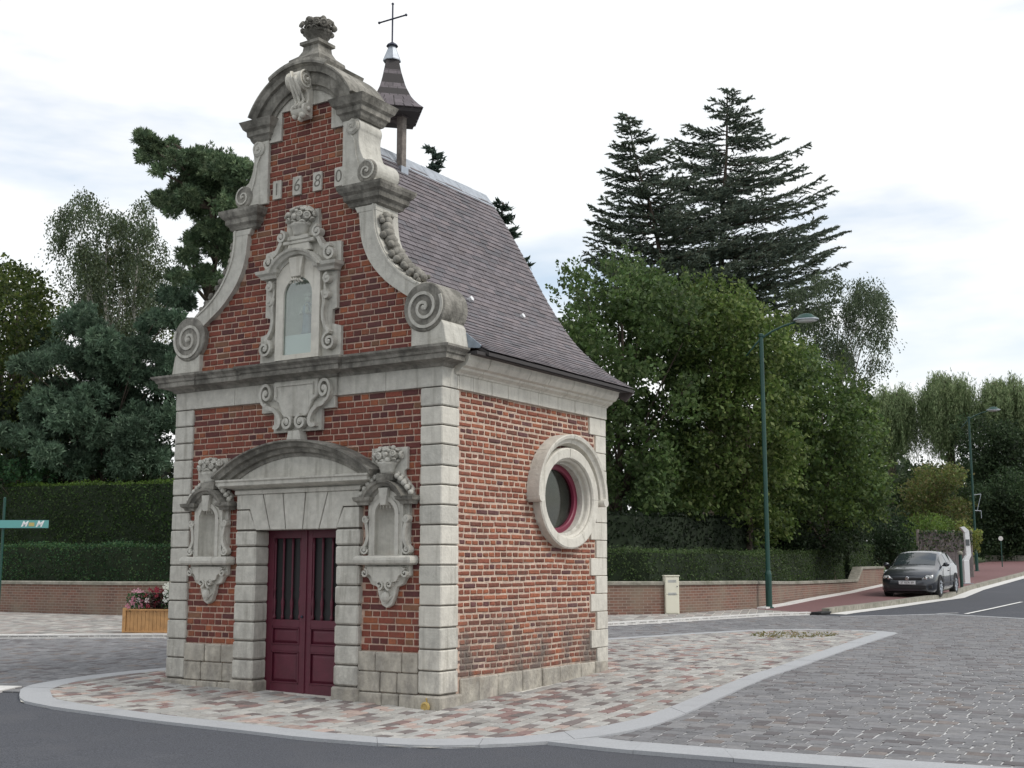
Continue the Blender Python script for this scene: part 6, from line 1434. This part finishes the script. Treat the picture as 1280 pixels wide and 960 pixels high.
# front details
MB().box(-.46, .46, -2.125, -2.05, .565, .635).build('grille', 'rubber', car, bevel=.008)
MB().box(-.58, .58, -2.128, -2.0, .28, .40).build('lower_intake', 'rubber', car, bevel=.01)
for s in (1, -1):
    MB().box(min(s*.60, s*.76), max(s*.60, s*.76), -2.085, -1.98, .30, .40).build('fog_lamp_vent', 'rubber', car, bevel=.01)
    m = MB(); m.prism([(s*.46, .60), (s*.50, .545), (s*.70, .56), (s*.78, .63), (s*.76, .70), (s*.60, .715)], 1.90, 2.105, lambda p, q, o: (p, -o+ (abs(p)-.46)*.28, q)); m.build('headlight', 'lampglass', car, bevel=.006)
    MB().lathe([(.055, 0), (.05, .02), (.02, .03)], (s*.58, -2.075, .63), 12, A=Matrix.Rotation(R(90), 3, 'X')).build('headlight_lens', 'chrome', car); MB().lathe([(.045, 0), (.04, .02), (.02, .03)], (s*.69, -2.03, .635), 12, A=Matrix.Rotation(R(90), 3, 'X')).build('headlight_lens', 'chrome', car)
    MB().ball((s*.97, -.72, 1.03), .10, (1.05, .75, .72), 10, 8).build('door_mirror', 'carpaint', car, smooth=True); MB().box(min(s*.84, s*.93), max(s*.84, s*.93), -.74, -.68, .97, 1.01).build('mirror_arm', 'rubber', car)
    MB().box(min(s*.872, s*.895), max(s*.872, s*.895), -1.35, 1.4, .42, .455).build('side_moulding', 'rubber', car, bevel=.004)
    MB().box(min(s*.86, s*.90), max(s*.86, s*.90), .10, .26, .80, .83).build('door_handle', 'carpaint', car, bevel=.006)
    m = MB(); x_ = s*.888
    for pts in ([(-.80, .30), (-.82, .90)], [(.36, .30), (.38, .92)], [(-.80, .28), (.36, .28)]): m.tube([(x_, a, z) for a, z in pts], .006, 4)
    m.build('door_seam', 'black', car)
bd = MB().lathe([(.065, 0), (.06, .012), (.05, .014)], (0, -2.125, .615), 18, A=Matrix.Rotation(R(90), 3, 'X')).build('badge', 'chrome', car)
m = MB(); B_ = lambda p, q, o: (p, -2.139-o, q+.615)
m.band([(-.028, .042), (0, -.002), (.028, .042)], .006, 0, .004, B_); m.band([(-.045, .018), (-.022, -.042), (0, .006), (.022, -.042), (.045, .018)], .006, 0, .004, B_); m.build('badge_mark', 'black', car)
np_ = MB().box(-.26, .26, -2.145, -2.12, .43, .54).build('number_plate', 'white', car, bevel=.003); me = text_mesh('27 BZR 59', .095, 'black', .001); link('plate_lettering', me, np_, (0, -2.147, .485), (math.pi/2, 0, 0))
for s in (1, -1):
    for y in (-1.28, 1.30):
        wv = MB(); Aw = Matrix.Rotation(R(90)*s, 3, 'Y'); c = (s*.78, y, .315)
        wv.lathe([(.20, -.10), (.30, -.10), (.315, -.07), (.315, .07), (.30, .105), (.215, .105), (.21, .08)], c, 28, A=Aw); wo = wv.build('wheel', 'tyre', car, smooth=False)
        MB().lathe([(.21, .06), (.215, .104), (.195, .106), (.18, .075), (.05, .07), (.045, .09), (.01, .092)], c, 24, A=Aw).build('rim', 'zinc', wo, smooth=False)
        m = MB()
        for k in range(7):
            a = 2*math.pi*k/7; e = Vector((0, math.cos(a), math.sin(a))); m.tube([Vector(c)+Vector((s*.095, 0, 0))+e*.04, Vector(c)+Vector((s*.10, 0, 0))+e*.20], [.018, .024], 5)
        m.build('spokes', 'zinc', wo)
        # dark arch lip
        m = MB(); Bw = (lambda s_: (lambda p, q, o: (s_*(.84+o), p, q)))(s); m.band([(y+.365*math.cos(R(a)), .315+.365*math.sin(R(a))) for a in range(-12, 193, 12)], .035, 0, .052, Bw); m.build('wheel_arch', 'black', car)
MB().box(-.70, .70, -1.9, 1.9, .14, .2).build('underbody', 'black', car)
m = MB(); m.tube([(0, 1.45, 1.44), (0, 1.62, 1.62)], .006, 5); m.build('aerial', 'rubber', car)
